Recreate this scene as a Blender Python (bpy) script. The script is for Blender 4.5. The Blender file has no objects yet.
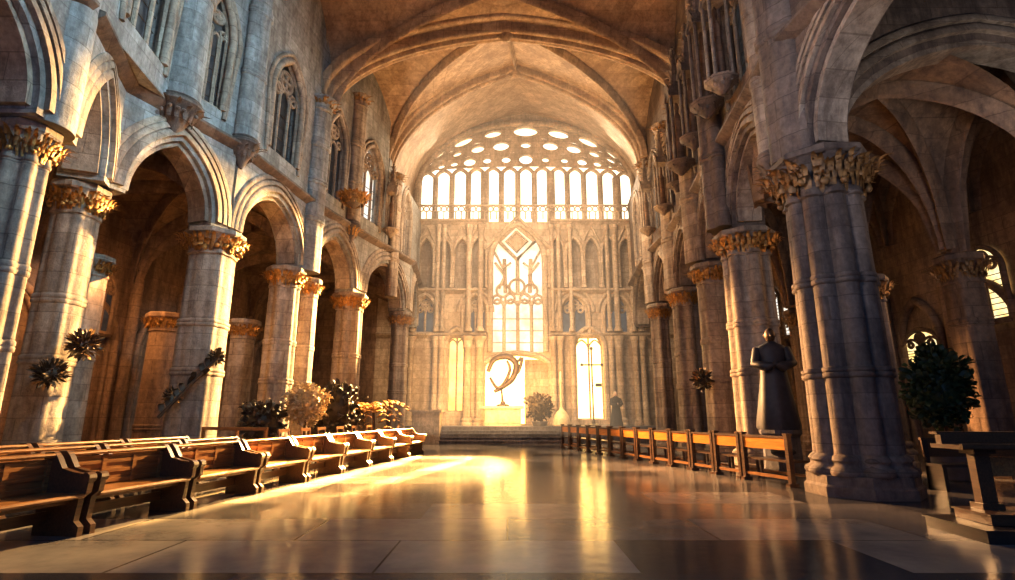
import bpy, math, random
from mathutils import Vector, noise
random.seed(7)
PI = math.pi
SC = bpy.context.scene
COL = SC.collection
V = Vector

# ------------------------------------------------------------------ camera numbers
TH = math.radians(13.2); FPX = 538.0; CH = 1.3
_c, _s = math.cos(TH), math.sin(TH)
def _ray(px, py):
    x = (px-507.5)/FPX; y = (290-py)/FPX
    return x, _c-_s*y, _s+_c*y
def at_y(px, py, Y):
    x, f, u = _ray(px, py); t = Y/f
    return V((x*t, Y, CH+u*t))
def at_x(px, py, X):
    x, f, u = _ray(px, py); t = X/x
    return V((X, f*t, CH+u*t))
def at_z(px, py, Z):
    x, f, u = _ray(px, py); t = (Z-CH)/u
    return V((x*t, f*t, Z))

# ------------------------------------------------------------------ mesh builder
class MB:
    def __init__(self): self.v = []; self.f = []
    def add(self, pts, faces):
        b = len(self.v); self.v += [tuple(p) for p in pts]
        self.f += [tuple(b+i for i in q) for q in faces]
    def quad(self, a, b, c, d): self.add((a, b, c, d), ((0, 1, 2, 3),))
    def poly(self, pts): self.add(pts, (tuple(range(len(pts))),))
    def box(self, c, s, rz=0, taper=1.0):
        cx, cy, cz = c; hx, hy, hz = s[0]/2, s[1]/2, s[2]/2
        ca, sa = math.cos(rz), math.sin(rz); P = []
        for k, z in ((1, -hz), (taper, hz)):
            for x, y in ((-hx, -hy), (hx, -hy), (hx, hy), (-hx, hy)):
                x *= k; y *= k
                P.append((cx+x*ca-y*sa, cy+x*sa+y*ca, cz+z))
        self.add(P, ((0, 3, 2, 1), (4, 5, 6, 7), (0, 1, 5, 4), (1, 2, 6, 5), (2, 3, 7, 6), (3, 0, 4, 7)))
    def loft(self, rings, closed=True, caps=True):
        n = len(rings[0]); b = len(self.v)
        for r in rings: self.v += [tuple(p) for p in r]
        m = n if closed else n-1
        for i in range(len(rings)-1):
            for j in range(m):
                k = (j+1) % n
                self.f.append((b+i*n+j, b+i*n+k, b+(i+1)*n+k, b+(i+1)*n+j))
        if caps and closed:
            self.f.append(tuple(b+j for j in range(n))[::-1])
            e = b+(len(rings)-1)*n
            self.f.append(tuple(e+j for j in range(n)))
    def revolve(self, prof, c=(0, 0, 0), seg=20, shape=None, rot=0, caps=True):
        R = []
        for r, z in prof:
            ring = []
            for j in range(seg):
                a = 2*PI*j/seg+rot
                k = shape[j] if shape else 1
                ring.append((c[0]+r*k*math.cos(a), c[1]+r*k*math.sin(a), c[2]+z))
            R.append(ring)
        self.loft(R, caps=caps)
    def tube(self, path, rad, seg=8, caps=True):
        path = [V(p) for p in path]; n = len(path); R = []
        up = None
        for i, p in enumerate(path):
            t = (path[min(i+1, n-1)]-path[max(i-1, 0)]).normalized()
            if up is None:
                up = V((0, 0, 1)) if abs(t.z) < .9 else V((1, 0, 0))
            s = t.cross(up)
            if s.length < 1e-5: s = t.cross(V((0, 1, 0)))
            s.normalize(); u = s.cross(t).normalized(); up = u
            r = rad[i] if isinstance(rad, (list, tuple)) else rad
            R.append([p+s*(r*math.cos(2*PI*j/seg))+u*(r*math.sin(2*PI*j/seg)) for j in range(seg)])
        self.loft(R, caps=caps)
    def sweep(self, path, prof, side=None):
        """profile (s across, n towards the outside of the curve) along a path in a vertical plane"""
        path = [V(p) for p in path]; n = len(path); R = []
        for i, p in enumerate(path):
            t = (path[min(i+1, n-1)]-path[max(i-1, 0)]).normalized()
            S = side if side is not None else t.cross(V((0, 0, 1))).normalized()
            N = S.cross(t).normalized()
            R.append([p+S*a+N*b for a, b in prof])
        self.loft(R)
    def leaf(self, p, out, up, h, w, curl=.6):
        p = V(p); out = V(out).normalized(); up = V(up).normalized(); sd = out.cross(up).normalized()
        R = []
        for i in range(5):
            t = i/4
            c = p+up*(h*math.sin(t*1.9)/1.0)+out*(h*curl*t*t*1.25)
            ww = w*(.35+.9*math.sin(PI*min(1, t*.85+.1)))*(1-.55*t)
            R.append([c-sd*ww, c+out*(.18*w), c+sd*ww])
        self.loft(R, closed=False, caps=False)
    def blob(self, c, r, seg=10, rings=7, amp=.25, sc=(1, 1, 1), fr=2.0):
        R = []; c = V(c)
        for i in range(rings+1):
            ph = PI*i/rings; ring = []
            for j in range(seg):
                a = 2*PI*j/seg
                d = V((math.sin(ph)*math.cos(a), math.sin(ph)*math.sin(a), -math.cos(ph)))
                k = r*(1+amp*noise.noise((d*fr+c*1.7)))
                ring.append(c+V((d.x*k*sc[0], d.y*k*sc[1], d.z*k*sc[2])))
            R.append(ring)
        self.loft(R)

def obj(name, mb, m, parent=None, sharp=38, loc=None, label=None):
    me = bpy.data.meshes.new(name)
    me.from_pydata(mb.v, [], mb.f); me.update()
    me.polygons.foreach_set('use_smooth', [True]*len(me.polygons))
    try: me.set_sharp_from_angle(angle=math.radians(sharp))
    except Exception: pass
    me.materials.append(M[m])
    o = bpy.data.objects.new(name, me); COL.objects.link(o)
    if parent: o.parent = parent
    if loc is not None: o.location = loc
    if label: o['label'] = label
    return o
def tag(o, label, cat, group=None, kind=None):
    o['label'] = label; o['category'] = cat
    if group: o['group'] = group
    if kind: o['kind'] = kind
    return o
def struct(name, mb, m, label=None, sharp=38, parent=None):
    o = obj(name, mb, m, parent, sharp)
    if parent is None:
        o['kind'] = 'structure'; o['category'] = name.split('_')[0]
        if label: o['label'] = label
    return o
def thing(name, label, cat, loc=(0, 0, 0), rz=0, group=None):
    o = bpy.data.objects.new(name, None); COL.objects.link(o)
    o.location = loc; o.rotation_euler = (0, 0, rz); o.empty_display_size = .2
    return tag(o, label, cat, group)
def dup(root, loc, rz, label, group=None):
    r = root.copy(); COL.objects.link(r); r.location = loc; r.rotation_euler = (0, 0, rz)
    r['label'] = label
    if group: r['group'] = group
    for ch in list(root.children):
        c = ch.copy(); COL.objects.link(c); c.parent = r
        for g in list(ch.children):
            d = g.copy(); COL.objects.link(d); d.parent = c
    return r

# ------------------------------------------------------------------ materials
M = {}
class NT:
    def __init__(self, name):
        m = bpy.data.materials.new(name); m.use_nodes = True
        self.m = m; self.t = m.node_tree; self.n = self.t.nodes; self.l = self.t.links
        self.b = self.n['Principled BSDF']; M[name] = m
    def N(self, typ, **kw):
        n = self.n.new(typ)
        for k, v in kw.items():
            if k in n.inputs: n.inputs[k].default_value = v
            else: setattr(n, k, v)
        return n
    def L(self, a, b): self.l.new(a, b)
    def coord(self, sx=1, sy=1, sz=1, kind='Object'):
        tc = self.N('ShaderNodeTexCoord'); mp = self.N('ShaderNodeMapping')
        mp.inputs['Scale'].default_value = (sx, sy, sz)
        self.L(tc.outputs[kind], mp.inputs[0]); return mp.outputs[0]
    def noise(self, vec, scale, detail=6, rough=.6):
        n = self.N('ShaderNodeTexNoise'); n.inputs['Scale'].default_value = scale
        n.inputs['Detail'].default_value = detail; n.inputs['Roughness'].default_value = rough
        self.L(vec, n.inputs['Vector']); return n.outputs['Fac']
    def ramp(self, fac, stops):
        r = self.N('ShaderNodeValToRGB'); e = r.color_ramp.elements
        while len(e) < len(stops): e.new(.5)
        for k, (p, c) in zip(e, stops):
            k.position = p; k.color = (*c, 1) if len(c) == 3 else c
        self.L(fac, r.inputs[0]); return r.outputs[0]
    def mix(self, fac, a, b, mode='MIX'):
        x = self.N('ShaderNodeMix', data_type='RGBA', blend_type=mode)
        for i, s in ((0, fac), (6, a), (7, b)):
            if hasattr(s, 'node'): self.L(s, x.inputs[i])
            else: x.inputs[i].default_value = s if i == 0 else (*s, 1)
        return x.outputs[2]
    def bump(self, h, strength=.3, dist=.05, prev=None):
        b = self.N('ShaderNodeBump'); b.inputs['Strength'].default_value = strength
        b.inputs['Distance'].default_value = dist
        self.L(h, b.inputs['Height'])
        if prev: self.L(prev, b.inputs['Normal'])
        return b.outputs[0]

def stone(name, c, dark, coarse=.45, stain=.55, bh=.42, bw=.95, rough=.75, mortar=.55):
    t = NT(name); co = t.coord()
    sp = t.N('ShaderNodeSeparateXYZ'); t.L(co, sp.inputs[0])
    ad = t.N('ShaderNodeMath', operation='ADD'); t.L(sp.outputs[0], ad.inputs[0]); t.L(sp.outputs[1], ad.inputs[1])
    cb = t.N('ShaderNodeCombineXYZ'); t.L(ad.outputs[0], cb.inputs[0]); t.L(sp.outputs[2], cb.inputs[1])
    br = t.N('ShaderNodeTexBrick'); t.L(cb.outputs[0], br.inputs['Vector'])
    br.inputs['Scale'].default_value = 1; br.inputs['Brick Width'].default_value = bw
    br.inputs['Row Height'].default_value = bh; br.inputs['Mortar Size'].default_value = .012
    br.inputs['Mortar Smooth'].default_value = .4
    br.inputs['Color1'].default_value = (1, 1, 1, 1); br.inputs['Color2'].default_value = (.72, .69, .66, 1)
    br.inputs['Mortar'].default_value = (mortar, mortar*.95, mortar*.9, 1)
    n1 = t.noise(co, coarse, 8, .65); n2 = t.noise(co, 7, 8, .7)
    st = t.coord(1.6, 1.6, .35); n3 = t.noise(st, 1.1, 8, .72)
    base = t.mix(n1, tuple(x*.78 for x in c), tuple(min(1, x*1.18) for x in c))
    base = t.mix(1.0, base, br.outputs['Color'], 'MULTIPLY')
    f3 = t.ramp(n3, ((.44, (0, 0, 0)), (.60, (stain, stain, stain))))
    base = t.mix(f3, base, dark)
    f2 = t.ramp(n2, ((.3, (.6, .58, .56)), (.62, (1.08, 1.06, 1.04))))
    base = t.mix(1.0, base, f2, 'MULTIPLY')
    t.L(base, t.b.inputs['Base Color']); t.b.inputs['Roughness'].default_value = rough
    b1 = t.bump(br.outputs['Fac'], .25, -.03); b2 = t.bump(n2, .45, .06, b1)
    t.L(b2, t.b.inputs['Normal'])
stone('stone_pale', (.50, .41, .32), (.13, .09, .07), stain=.7)
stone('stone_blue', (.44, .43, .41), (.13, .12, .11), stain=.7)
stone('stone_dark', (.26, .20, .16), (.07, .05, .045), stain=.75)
stone('stone_vault', (.55, .40, .26), (.20, .12, .07), bh=.3, bw=.7, coarse=.3, mortar=.7)
stone('stone_rib', (.60, .45, .30), (.22, .14, .09), bh=.6, bw=.6)
stone('stone_apse', (.62, .50, .37), (.22, .15, .10), stain=.6)
stone('stone_aisle', (.34, .22, .14), (.08, .05, .04), stain=.7)
stone('stone_cool_dark', (.20, .19, .21), (.05, .045, .05), stain=.7)

def simple(name, c, c2=None, rough=.5, metal=0, scale=6, bump=.3, stretch=(1, 1, 1), coat=0):
    t = NT(name); co = t.coord(*stretch); n = t.noise(co, scale, 6, .6)
    col = t.mix(t.ramp(n, ((.32, (0, 0, 0)), (.7, (1, 1, 1)))), c, c2 or tuple(x*.5 for x in c))
    t.L(col, t.b.inputs['Base Color']); t.b.inputs['Roughness'].default_value = rough
    t.b.inputs['Metallic'].default_value = metal
    if coat: t.b.inputs['Coat Weight'].default_value = coat
    t.L(t.bump(n, bump, .02), t.b.inputs['Normal'])
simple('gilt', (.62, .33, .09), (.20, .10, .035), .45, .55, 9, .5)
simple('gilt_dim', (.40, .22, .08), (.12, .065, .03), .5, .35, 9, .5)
simple('wood', (.42, .20, .065), (.17, .07, .025), .30, 0, 5, .15, (9, .7, 9), .25)
simple('wood_dark', (.13, .062, .03), (.05, .025, .014), .33, 0, 5, .15, (9, .7, 9), .2)
simple('wood_orange_lit', (.80, .33, .05), (.50, .17, .025), .30, 0, 4, .1, (6, .8, 6), .3)  # saturated orange stands in for warm light on the bench boards
simple('wood_black', (.045, .03, .026), (.02, .014, .012), .3, 0, 5, .1, (6, .8, 6), .2)
simple('iron', (.05, .04, .035), (.10, .07, .04), .5, .4, 8, .3)
simple('bronze', (.16, .10, .06), (.05, .035, .025), .45, .5, 6, .3)
simple('leaf_green', (.035, .075, .025), (.015, .03, .012), .5, 0, 3, .2)
simple('leaf_dark', (.09, .06, .03), (.03, .022, .016), .6, 0, 4, .2)
simple('leaf_orange', (.70, .36, .07), (.38, .16, .03), .55, 0, 4, .2)
simple('leaf_pale', (.62, .48, .28), (.38, .27, .13), .6, 0, 5, .2)
simple('pot_grey', (.24, .23, .24), (.15, .14, .15), .7, 0, 5, .2)
simple('cloth_dark', (.022, .024, .034), (.012, .012, .017), .9, 0, 4, .2)
simple('statue_dark', (.040, .038, .048), (.02, .018, .024), .55, 0, 6, .3)
simple('skin', (.62, .42, .32), (.55, .36, .27), .6, 0, 6, .05)
simple('hair_pale', (.60, .50, .38), (.40, .32, .22), .7, 0, 12, .3)
simple('wax', (.85, .76, .58), (.7, .58, .38), .5, 0, 5, .05)
simple('cream', (.78, .66, .46), (.55, .42, .26), .6, 0, 5, .2)

def glass(name, c1, c2, s, scale=3.0, lead=True):
    """leaded glass; the daylight behind it is put in as emission"""
    t = NT(name); co = t.coord()
    n = t.noise(co, scale, 4, .6)
    col = t.mix(t.ramp(n, ((.35, (0, 0, 0)), (.65, (1, 1, 1)))), c1, c2)
    t.b.inputs['Base Color'].default_value = (.05, .05, .05, 1)
    t.b.inputs['Roughness'].default_value = .15
    t.L(col, t.b.inputs['Emission Color']); t.b.inputs['Emission Strength'].default_value = s
glass('glass_white', (1, .78, .44), (1, .93, .78), 2.2, .8)
glass('glass_cream', (1, .74, .40), (1, .92, .74), 1.15, 1.2)
glass('glass_gold', (1, .48, .10), (1, .66, .22), 7.0, 1.3)
glass('glass_gold_dim', (.95, .40, .07), (1, .60, .18), 2.2, 1.3)
glass('glass_day', (1, .88, .66), (.9, .9, .88), 1.2, 2)
glass('glass_yellow', (1, .66, .20), (1, .86, .50), 1.5, 3)
glass('glass_blue', (.10, .13, .17), (.30, .34, .36), .25, 3)
glass('glass_dark', (.03, .03, .035), (.16, .15, .15), .2, 4)
glass('flame', (1, .6, .2), (1, .8, .4), 8, 3)

def floor_mat():
    t = NT('floor_stone'); co = t.coord()
    br = t.N('ShaderNodeTexBrick'); t.L(co, br.inputs['Vector'])
    br.inputs['Scale'].default_value = 1; br.inputs['Brick Width'].default_value = 2.3
    br.inputs['Row Height'].default_value = 1.25; br.inputs['Mortar Size'].default_value = .012
    br.inputs['Bias'].default_value = .0; br.offset = .5
    br.inputs['Color1'].default_value = (.014, .018, .032, 1); br.inputs['Color2'].default_value = (.28, .255, .24, 1)
    br.inputs['Mortar'].default_value = (.02, .02, .022, 1)
    n1 = t.noise(co, .9, 8, .65); n2 = t.noise(co, 9, 8, .7)
    c = t.mix(1.0, br.outputs['Color'], t.ramp(n1, ((.3, (.55, .55, .58)), (.7, (1.35, 1.3, 1.2)))), 'MULTIPLY')
    t.L(c, t.b.inputs['Base Color'])
    r = t.ramp(n2, ((.3, (.10, .10, .10)), (.75, (.24, .24, .24))))
    t.L(r, t.b.inputs['Roughness'])
    t.b.inputs['IOR'].default_value = 1.2
    b1 = t.bump(br.outputs['Fac'], .3, -.01); t.L(t.bump(n1, .12, .05, b1), t.b.inputs['Normal'])
floor_mat()

# ------------------------------------------------------------------ gothic shapes
def arch_z(u, a, h):
    """height of a pointed (h>=a) or flattened (h<a) arch at offset u from its middle"""
    k = h/a if h < 1.15*a else 1.0
    hh = h/k*1.15 if k != 1.0 else h
    R = (a*a+hh*hh)/(2*a); u = min(abs(u), a)
    x = a-u
    return math.sqrt(max(0, R*R-(R-x)**2))*h/hh
def arch_pts(a, h, n=20):
    P = []
    for i in range(n+1):
        q = -math.cos(PI*i/n)           # denser at the springing
        P.append((a*q, arch_z(a*q, a, h)))
    return P
def ell_pts(a, h, n=24):
    return [(-a*math.cos(PI*i/n), h*math.sin(PI*i/n)) for i in range(n+1)]
def mould(w, r, n=3, back=.12):
    """row of n round rolls across the width w; outside (+n) flat"""
    P = []
    for k in range(n):
        c = -w/2+w*(k+.5)/n; rr = w/n/2*.92; d = r*(1.25 if k == n//2 else .85)
        for j in range(6):
            a = PI*j/5
            P.append((c-rr*math.cos(a), -d*math.sin(a)))
    P += [(w/2, back), (-w/2, back)]
    return P
class Wall:
    """upright plane from A to B; u along, z up, n out of the face"""
    def __init__(s, A, B, side=1):
        s.A = V((A[0], A[1], 0)); d = V((B[0], B[1], 0))-s.A; s.L = d.length; s.d = d.normalized()
        s.n = V((s.d.y, -s.d.x, 0))*side
    def P(s, u, z, n=0): return s.A+s.d*u+s.n*n+V((0, 0, z))
def wall_solid(mb, w, z0, z1, n0, n1, ops):
    """ops: (u0, u1, zbot, f(u)) openings"""
    us = {0.0, w.L}
    for u0, u1, zb, f in ops:
        for i in range(17): us.add(u0+(u1-u0)*(1-math.cos(PI*i/16))/2)
    us = sorted(us)
    for a, b in zip(us, us[1:]):
        if b-a < 1e-6: continue
        m = (a+b)/2
        act = sorted([o for o in ops if o[0] < m < o[1]], key=lambda o: o[2])
        lo = [(z0, z0)]; segs = []
        cur = (z0, z0)
        for o in act:
            segs.append((cur, (o[2], o[2]))); cur = (o[3](a), o[3](b))
            if o[2] > z0+1e-4: mb.quad(w.P(a, o[2], n1), w.P(b, o[2], n1), w.P(b, o[2], n0), w.P(a, o[2], n0))
            mb.quad(w.P(a, cur[0], n0), w.P(b, cur[1], n0), w.P(b, cur[1], n1), w.P(a, cur[0], n1))
        segs.append((cur, (z1, z1)))
        for (la, lb), (ha, hb) in segs:
            if ha-la < 1e-5 and hb-lb < 1e-5: continue
            mb.quad(w.P(a, la, n1), w.P(b, lb, n1), w.P(b, hb, n1), w.P(a, ha, n1))
            mb.quad(w.P(b, lb, n0), w.P(a, la, n0), w.P(a, ha, n0), w.P(b, hb, n0))
    for u0, u1, zb, f in ops:
        for u in (u0, u1):
            if 1e-4 < u < w.L-1e-4:
                mb.quad(w.P(u, zb, n1), w.P(u, zb, n0), w.P(u, f(u), n0), w.P(u, f(u), n1))
    for u in (0, w.L): mb.quad(w.P(u, z0, n0), w.P(u, z0, n1), w.P(u, z1, n1), w.P(u, z1, n0))
    if z0 > .01:
        for a, b in zip(us, us[1:]):
            m = (a+b)/2
            if not any(o[0] < m < o[1] and o[2] <= z0+1e-4 for o in ops):
                mb.quad(w.P(a, z0, n0), w.P(b, z0, n0), w.P(b, z0, n1), w.P(a, z0, n1))
def head(uc, a, zs, h): return lambda u: zs+arch_z(u-uc, a, h)

def window(k, w, uc, a, zsill, zs, h, n, gmat, lights=3, smat='stone_pale', depth=.12, label=None, bar=.05, bars=0, ring=True):
    """gothic window number k set in wall frame w: glass, frame, mullions and tracery circles"""
    g = MB()
    P = [(uc-a, zsill)]+[(uc+u, zs+z) for u, z in arch_pts(a, h, 16)]+[(uc+a, zsill)]
    g.poly([w.P(u, z, n) for u, z in P])
    root = struct('window_%d' % k, g, gmat, label)
    fr = MB()
    path = [w.P(u, z, n+depth) for u, z in [(uc-a, zsill)]+[(uc+u, zs+z) for u, z in arch_pts(a, h, 16)]+[(uc+a, zsill)]]
    fr.tube(path, bar*1.7, 6); fr.tube([w.P(uc-a, zsill, n+depth), w.P(uc+a, zsill, n+depth)], bar*2, 6)
    obj('window_frame', fr, smat, root)
    lw = 2*a/lights
    hl = min(lw*.75, h*.6)
    t = MB()
    zl = zs-hl*.2 if ring else zs
    for i in range(lights):
        c = uc-a+lw*(i+.5)
        zz = min(zl, zs+arch_z(abs(c-uc)+lw/2*.8, a, h)-hl*.8)
        t.tube([w.P(c+u, zz+z, n+depth) for u, z in arch_pts(lw/2, hl, 10)], bar, 6)
        if i:
            m = MB(); u = uc-a+lw*i
            top = zs+arch_z(u-uc, a, h) if not ring else max(zl, zs)+.1
            m.tube([w.P(u, zsill, n+depth), w.P(u, min(top, zs+arch_z(u-uc, a, h)), n+depth)], bar*1.15, 6)
            obj('mullion', m, smat, root)
    if ring:
        r = min(a*.42, h*.30); zc = zs+h*.48
        circ = lambda cu, cz, rr: t.tube([w.P(cu+rr*math.cos(2*PI*i/18), cz+rr*math.sin(2*PI*i/18), n+depth) for i in range(19)], bar*1.1, 6)
        circ(uc, zc, r)
        for i in range(4):
            an = PI/4+PI/2*i; circ(uc+r*.5*math.cos(an), zc+r*.5*math.sin(an), r*.42)
        for sgn in (-1, 1): circ(uc+sgn*a*.52, zs+h*.16, r*.5)
    obj('tracery', t, smat, root)
    if bars:
        b = MB()
        for i in range(1, bars):
            z = zsill+(zs-zsill)*i/bars
            b.tube([w.P(uc-a, z, n+.03), w.P(uc+a, z, n+.03)], .015, 5)
        obj('saddle_bars', b, 'iron', root)
    return root

def lobed(n, core, d, rl, rot=0, N=72):
    out = []
    for j in range(N):
        a = 2*PI*j/N; r = core
        for k in range(n):
            b = a-(2*PI*k/n+rot); x = d*math.cos(b); q = rl*rl-(d*math.sin(b))**2
            if q > 0 and x > 0: r = max(r, x+math.sqrt(q))
        out.append(r)
    return out
def leafy_ring(mb, R, z, h, n=18, rows=2, wob=.15, w=None):
    st = .36 if rows < 4 else .19
    for k in range(rows):
        for i in range(n):
            a = 2*PI*(i+.5*k)/n+random.uniform(-.08, .08)
            o = V((math.cos(a), math.sin(a), 0)); rr = R*(.92+.14*k)
            hh = h*(.75-.1*k)*random.uniform(1-wob, 1+wob)
            mb.leaf(o*rr+V((0, 0, z+h*st*k)), o, (0, 0, 1), hh, w or R*.17, random.uniform(.5, .95))
    for i in range(n):
        a = 2*PI*i/n+random.uniform(-.2, .2); o = V((math.cos(a), math.sin(a), 0))
        mb.blob(o*R*1.18+V((0, 0, z+h*random.uniform(.25, .75))), R*.12, 6, 4, .5)

def pier(name, label, x, y, R, zc, n=8, smat='stone_pale', gmat='gilt', rz=0, rings=(.36, .62), caph=.62, base=True, cat='pier', group=None, taper=.94, cap_r=1.3, core=.80):
    root = thing(name, label, cat, (x, y, 0), rz, group)
    sh = lobed(n, core, .74, .30, PI/n)
    if base:
        b = MB(); b.revolve([(1.32*R, 0), (1.32*R, .16), (1.26*R, .20), (1.26*R, .34)], seg=8, rot=PI/8)
        obj('plinth', b, smat, root, 30)
        b = MB(); b.revolve([(1.20*R, .34), (1.24*R, .39), (1.20*R, .45), (1.09*R, .49), (1.07*R, .54), (1.13*R, .58), (1.09*R, .63), (1.0*R, .68)], seg=72, shape=sh)
        obj('base', b, smat, root, 60)
        z0 = .66
    else: z0 = 0
    s = MB(); zt = zc-caph; K = 10
    s.revolve([(R*(1+(taper-1)*i/K), z0+(zt-z0)*i/K) for i in range(K+1)], seg=72, shape=sh)
    obj('shaft', s, smat, root, 60)
    for q in rings:
        z = z0+(zt-z0)*q; r = R*(1+(taper-1)*q); m = MB()
        m.revolve([(r*1.0, z-.10), (r*1.06, z-.08), (r*1.07, z-.02), (r*1.03, z), (r*1.07, z+.02), (r*1.06, z+.08), (r*1.0, z+.10)], seg=72, shape=sh)
        obj('annulet', m, smat, root, 60)
    c = MB(); r = R*taper
    c.revolve([(r, zt), (r*1.08, zt+.03), (r*1.05, zt+.08), (r*1.02, zt+.12), (r*1.05, zt+caph*.5), (r*1.22, zt+caph*.86), (r*1.26, zt+caph*.9)], seg=72, shape=sh)
    cap = obj('capital', c, smat, root, 60)
    f = MB(); leafy_ring(f, r*1.0, zt+.06, caph*.62, int(22+R*14), 5, .3, r*.085)
    obj('gilded_leaves', f, gmat, cap, 60, label='crisp gilded foliage wrapped round the capital')
    a = MB(); a.revolve([(r*cap_r, zc-.08), (r*(cap_r+.08), zc-.04), (r*(cap_r+.08), zc+.06), (r*cap_r, zc+.10)], seg=8, rot=PI/8)
    obj('abacus', a, smat, root, 30)
    return root

def upper_shaft(label, x, y, r, z0, z1, n=3, smat='stone_blue', corbel=True, rings=2, cap=True, group='vaulting shafts on the upper walls', gold=False):
    root = thing('vaulting_shaft', label, 'shaft', (x, y, z0), 0, group); root['kind'] = 'structure'
    H = z1-z0
    sh = lobed(n if n > 1 else 1, .86 if n > 1 else 1, .62 if n > 1 else 0, .46 if n > 1 else .9, .5, 48)
    s = MB(); s.revolve([(r, .5 if corbel else 0), (r*.96, H-.5)], seg=48, shape=sh); obj('shaft', s, smat, root, 60)
    if corbel:
        c = MB(); c.revolve([(.15*r, -.35), (.5*r, -.1), (.75*r, .12), (1.05*r, .3), (1.22*r, .36), (1.22*r, .44), (1.05*r, .48), (1.12*r, .53), (1.0*r, .58)], seg=24)
        obj('corbel', c, 'stone_dark', root)
        f = MB(); leafy_ring(f, r*.85, -.05, .42, 14, 1); obj('corbel_leaves', f, 'gilt' if gold else 'stone_dark', root, 60)
    for i in range(rings):
        z = .5+(H-1)*(i+1)/(rings+1); m = MB()
        m.revolve([(r, z-.12), (r*1.09, z-.09), (r*1.09, z-.02), (r*1.02, z), (r*1.09, z+.02), (r*1.09, z+.09), (r, z+.12)], seg=48, shape=sh)
        obj('annulet', m, smat, root, 60)
    if cap:
        c = MB(); c.revolve([(r, H-.55), (r*1.1, H-.5), (r*1.0, H-.44), (r*1.08, H-.2), (r*1.35, H-.08), (r*1.4, H-.05), (r*1.4, H)], seg=24)
        o = obj('capital', c, smat, root)
        f = MB(); leafy_ring(f, r*1.0, H-.45, .4, 12, 2); obj('capital_leaves', f, 'gilt_dim', o, 60)
    return root

def rib_profile(w, d): return [(-w*.5, .05), (-w*.5, -d*.25), (-w*.32, -d*.45), (-w*.26, -d*.7), (-w*.14, -d*.95), (0, -d*1.05), (w*.14, -d*.95), (w*.26, -d*.7), (w*.32, -d*.45), (w*.5, -d*.25), (w*.5, .05)]
def prof(q, k=1.25): return arch_z(q, 1.0, k)/k
def vault(name, FL, FR, BL, BR, crownF, crownB, mat, rmat, ribw=.22, t0=-1, N=24, label=None, diag=True, front=False, back=True, ridge=False, ribd=None, pk=1.25):
    """groin vault; corners (x, y, zspring)"""
    F = [V(FL), V(FR), V(BL), V(BR)]
    def S(s, t):
        k = (t-t0)/(1-t0); m = (s+1)/2
        p = F[0].lerp(F[1], m).lerp(F[2].lerp(F[3], m), k)
        c = crownF+(crownB-crownF)*k
        z = p.z+(c-p.z)*prof(min(abs(s), abs(t)), pk)
        return V((p.x, p.y, z))
    mb = MB(); rings = []
    for i in range(N+1):
        t = t0+(1-t0)*i/N
        rings.append([S(-1+2*j/(2*N), t) for j in range(2*N+1)])
    mb.loft(rings, closed=False, caps=False)
    root = struct(name, mb, mat, label)
    ribd = ribd or ribw*1.2
    def rib(fn, n='rib', w=ribw):
        P = [fn(i/28) for i in range(29)]
        m = MB(); d = (P[-1]-P[0]); d.z = 0
        m.sweep([p-V((0, 0, .03)) for p in P], rib_profile(w, ribd), d.normalized().cross(V((0, 0, 1))).normalized()); obj(n, m, rmat, root, 50)
    if diag:
        lo = 0 if t0 == 0 else -1
        if lo == 0:
            rib(lambda k: S(-1+k, 1-k)); rib(lambda k: S(1-k, 1-k))
        else:
            rib(lambda k: S(-1+2*k, -1+2*k)); rib(lambda k: S(-1+2*k, 1-2*k))
    cs = lambda k: -math.cos(PI*k)
    if back: rib(lambda k: S(cs(k), 1), 'transverse_rib', ribw*1.3)
    if front: rib(lambda k: S(cs(k), t0), 'transverse_rib', ribw*1.3)
    for sg in (-1, 1): rib(lambda k: S(sg, t0+(1-t0)*k), 'wall_rib', ribw*.8)
    if ridge: rib(lambda k: S(0, t0+(1-t0)*k), 'ridge_rib', ribw*.7)
    return root, S

# ================================================================== floor
YB = 30.5
m = MB(); m.box((1, 13, -.15), (46, 46, .3)); struct('floor', m, 'floor_stone', 'polished dark flagstone floor of the nave')

# ================================================================== plan of the arcades
LP = [(-8.2, 4.9), (-8.28, 8.56), (-9.25, 11.05), (-8.05, 14.1), (-7.45, 18.2), (-6.5, 21.75), (-5.2, 25.8), (-5.6, YB)]
RP = [(6.75, 4.7), (6.05, 9.85), (6.5, 14.1), (6.9, 17.5), (7.2, 21.3), (7.1, 24.2), (7.7, YB)]
ZC = 6.1
WT = 21.0
wk = [0]
def nw(): wk[0] += 1; return wk[0]

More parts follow.
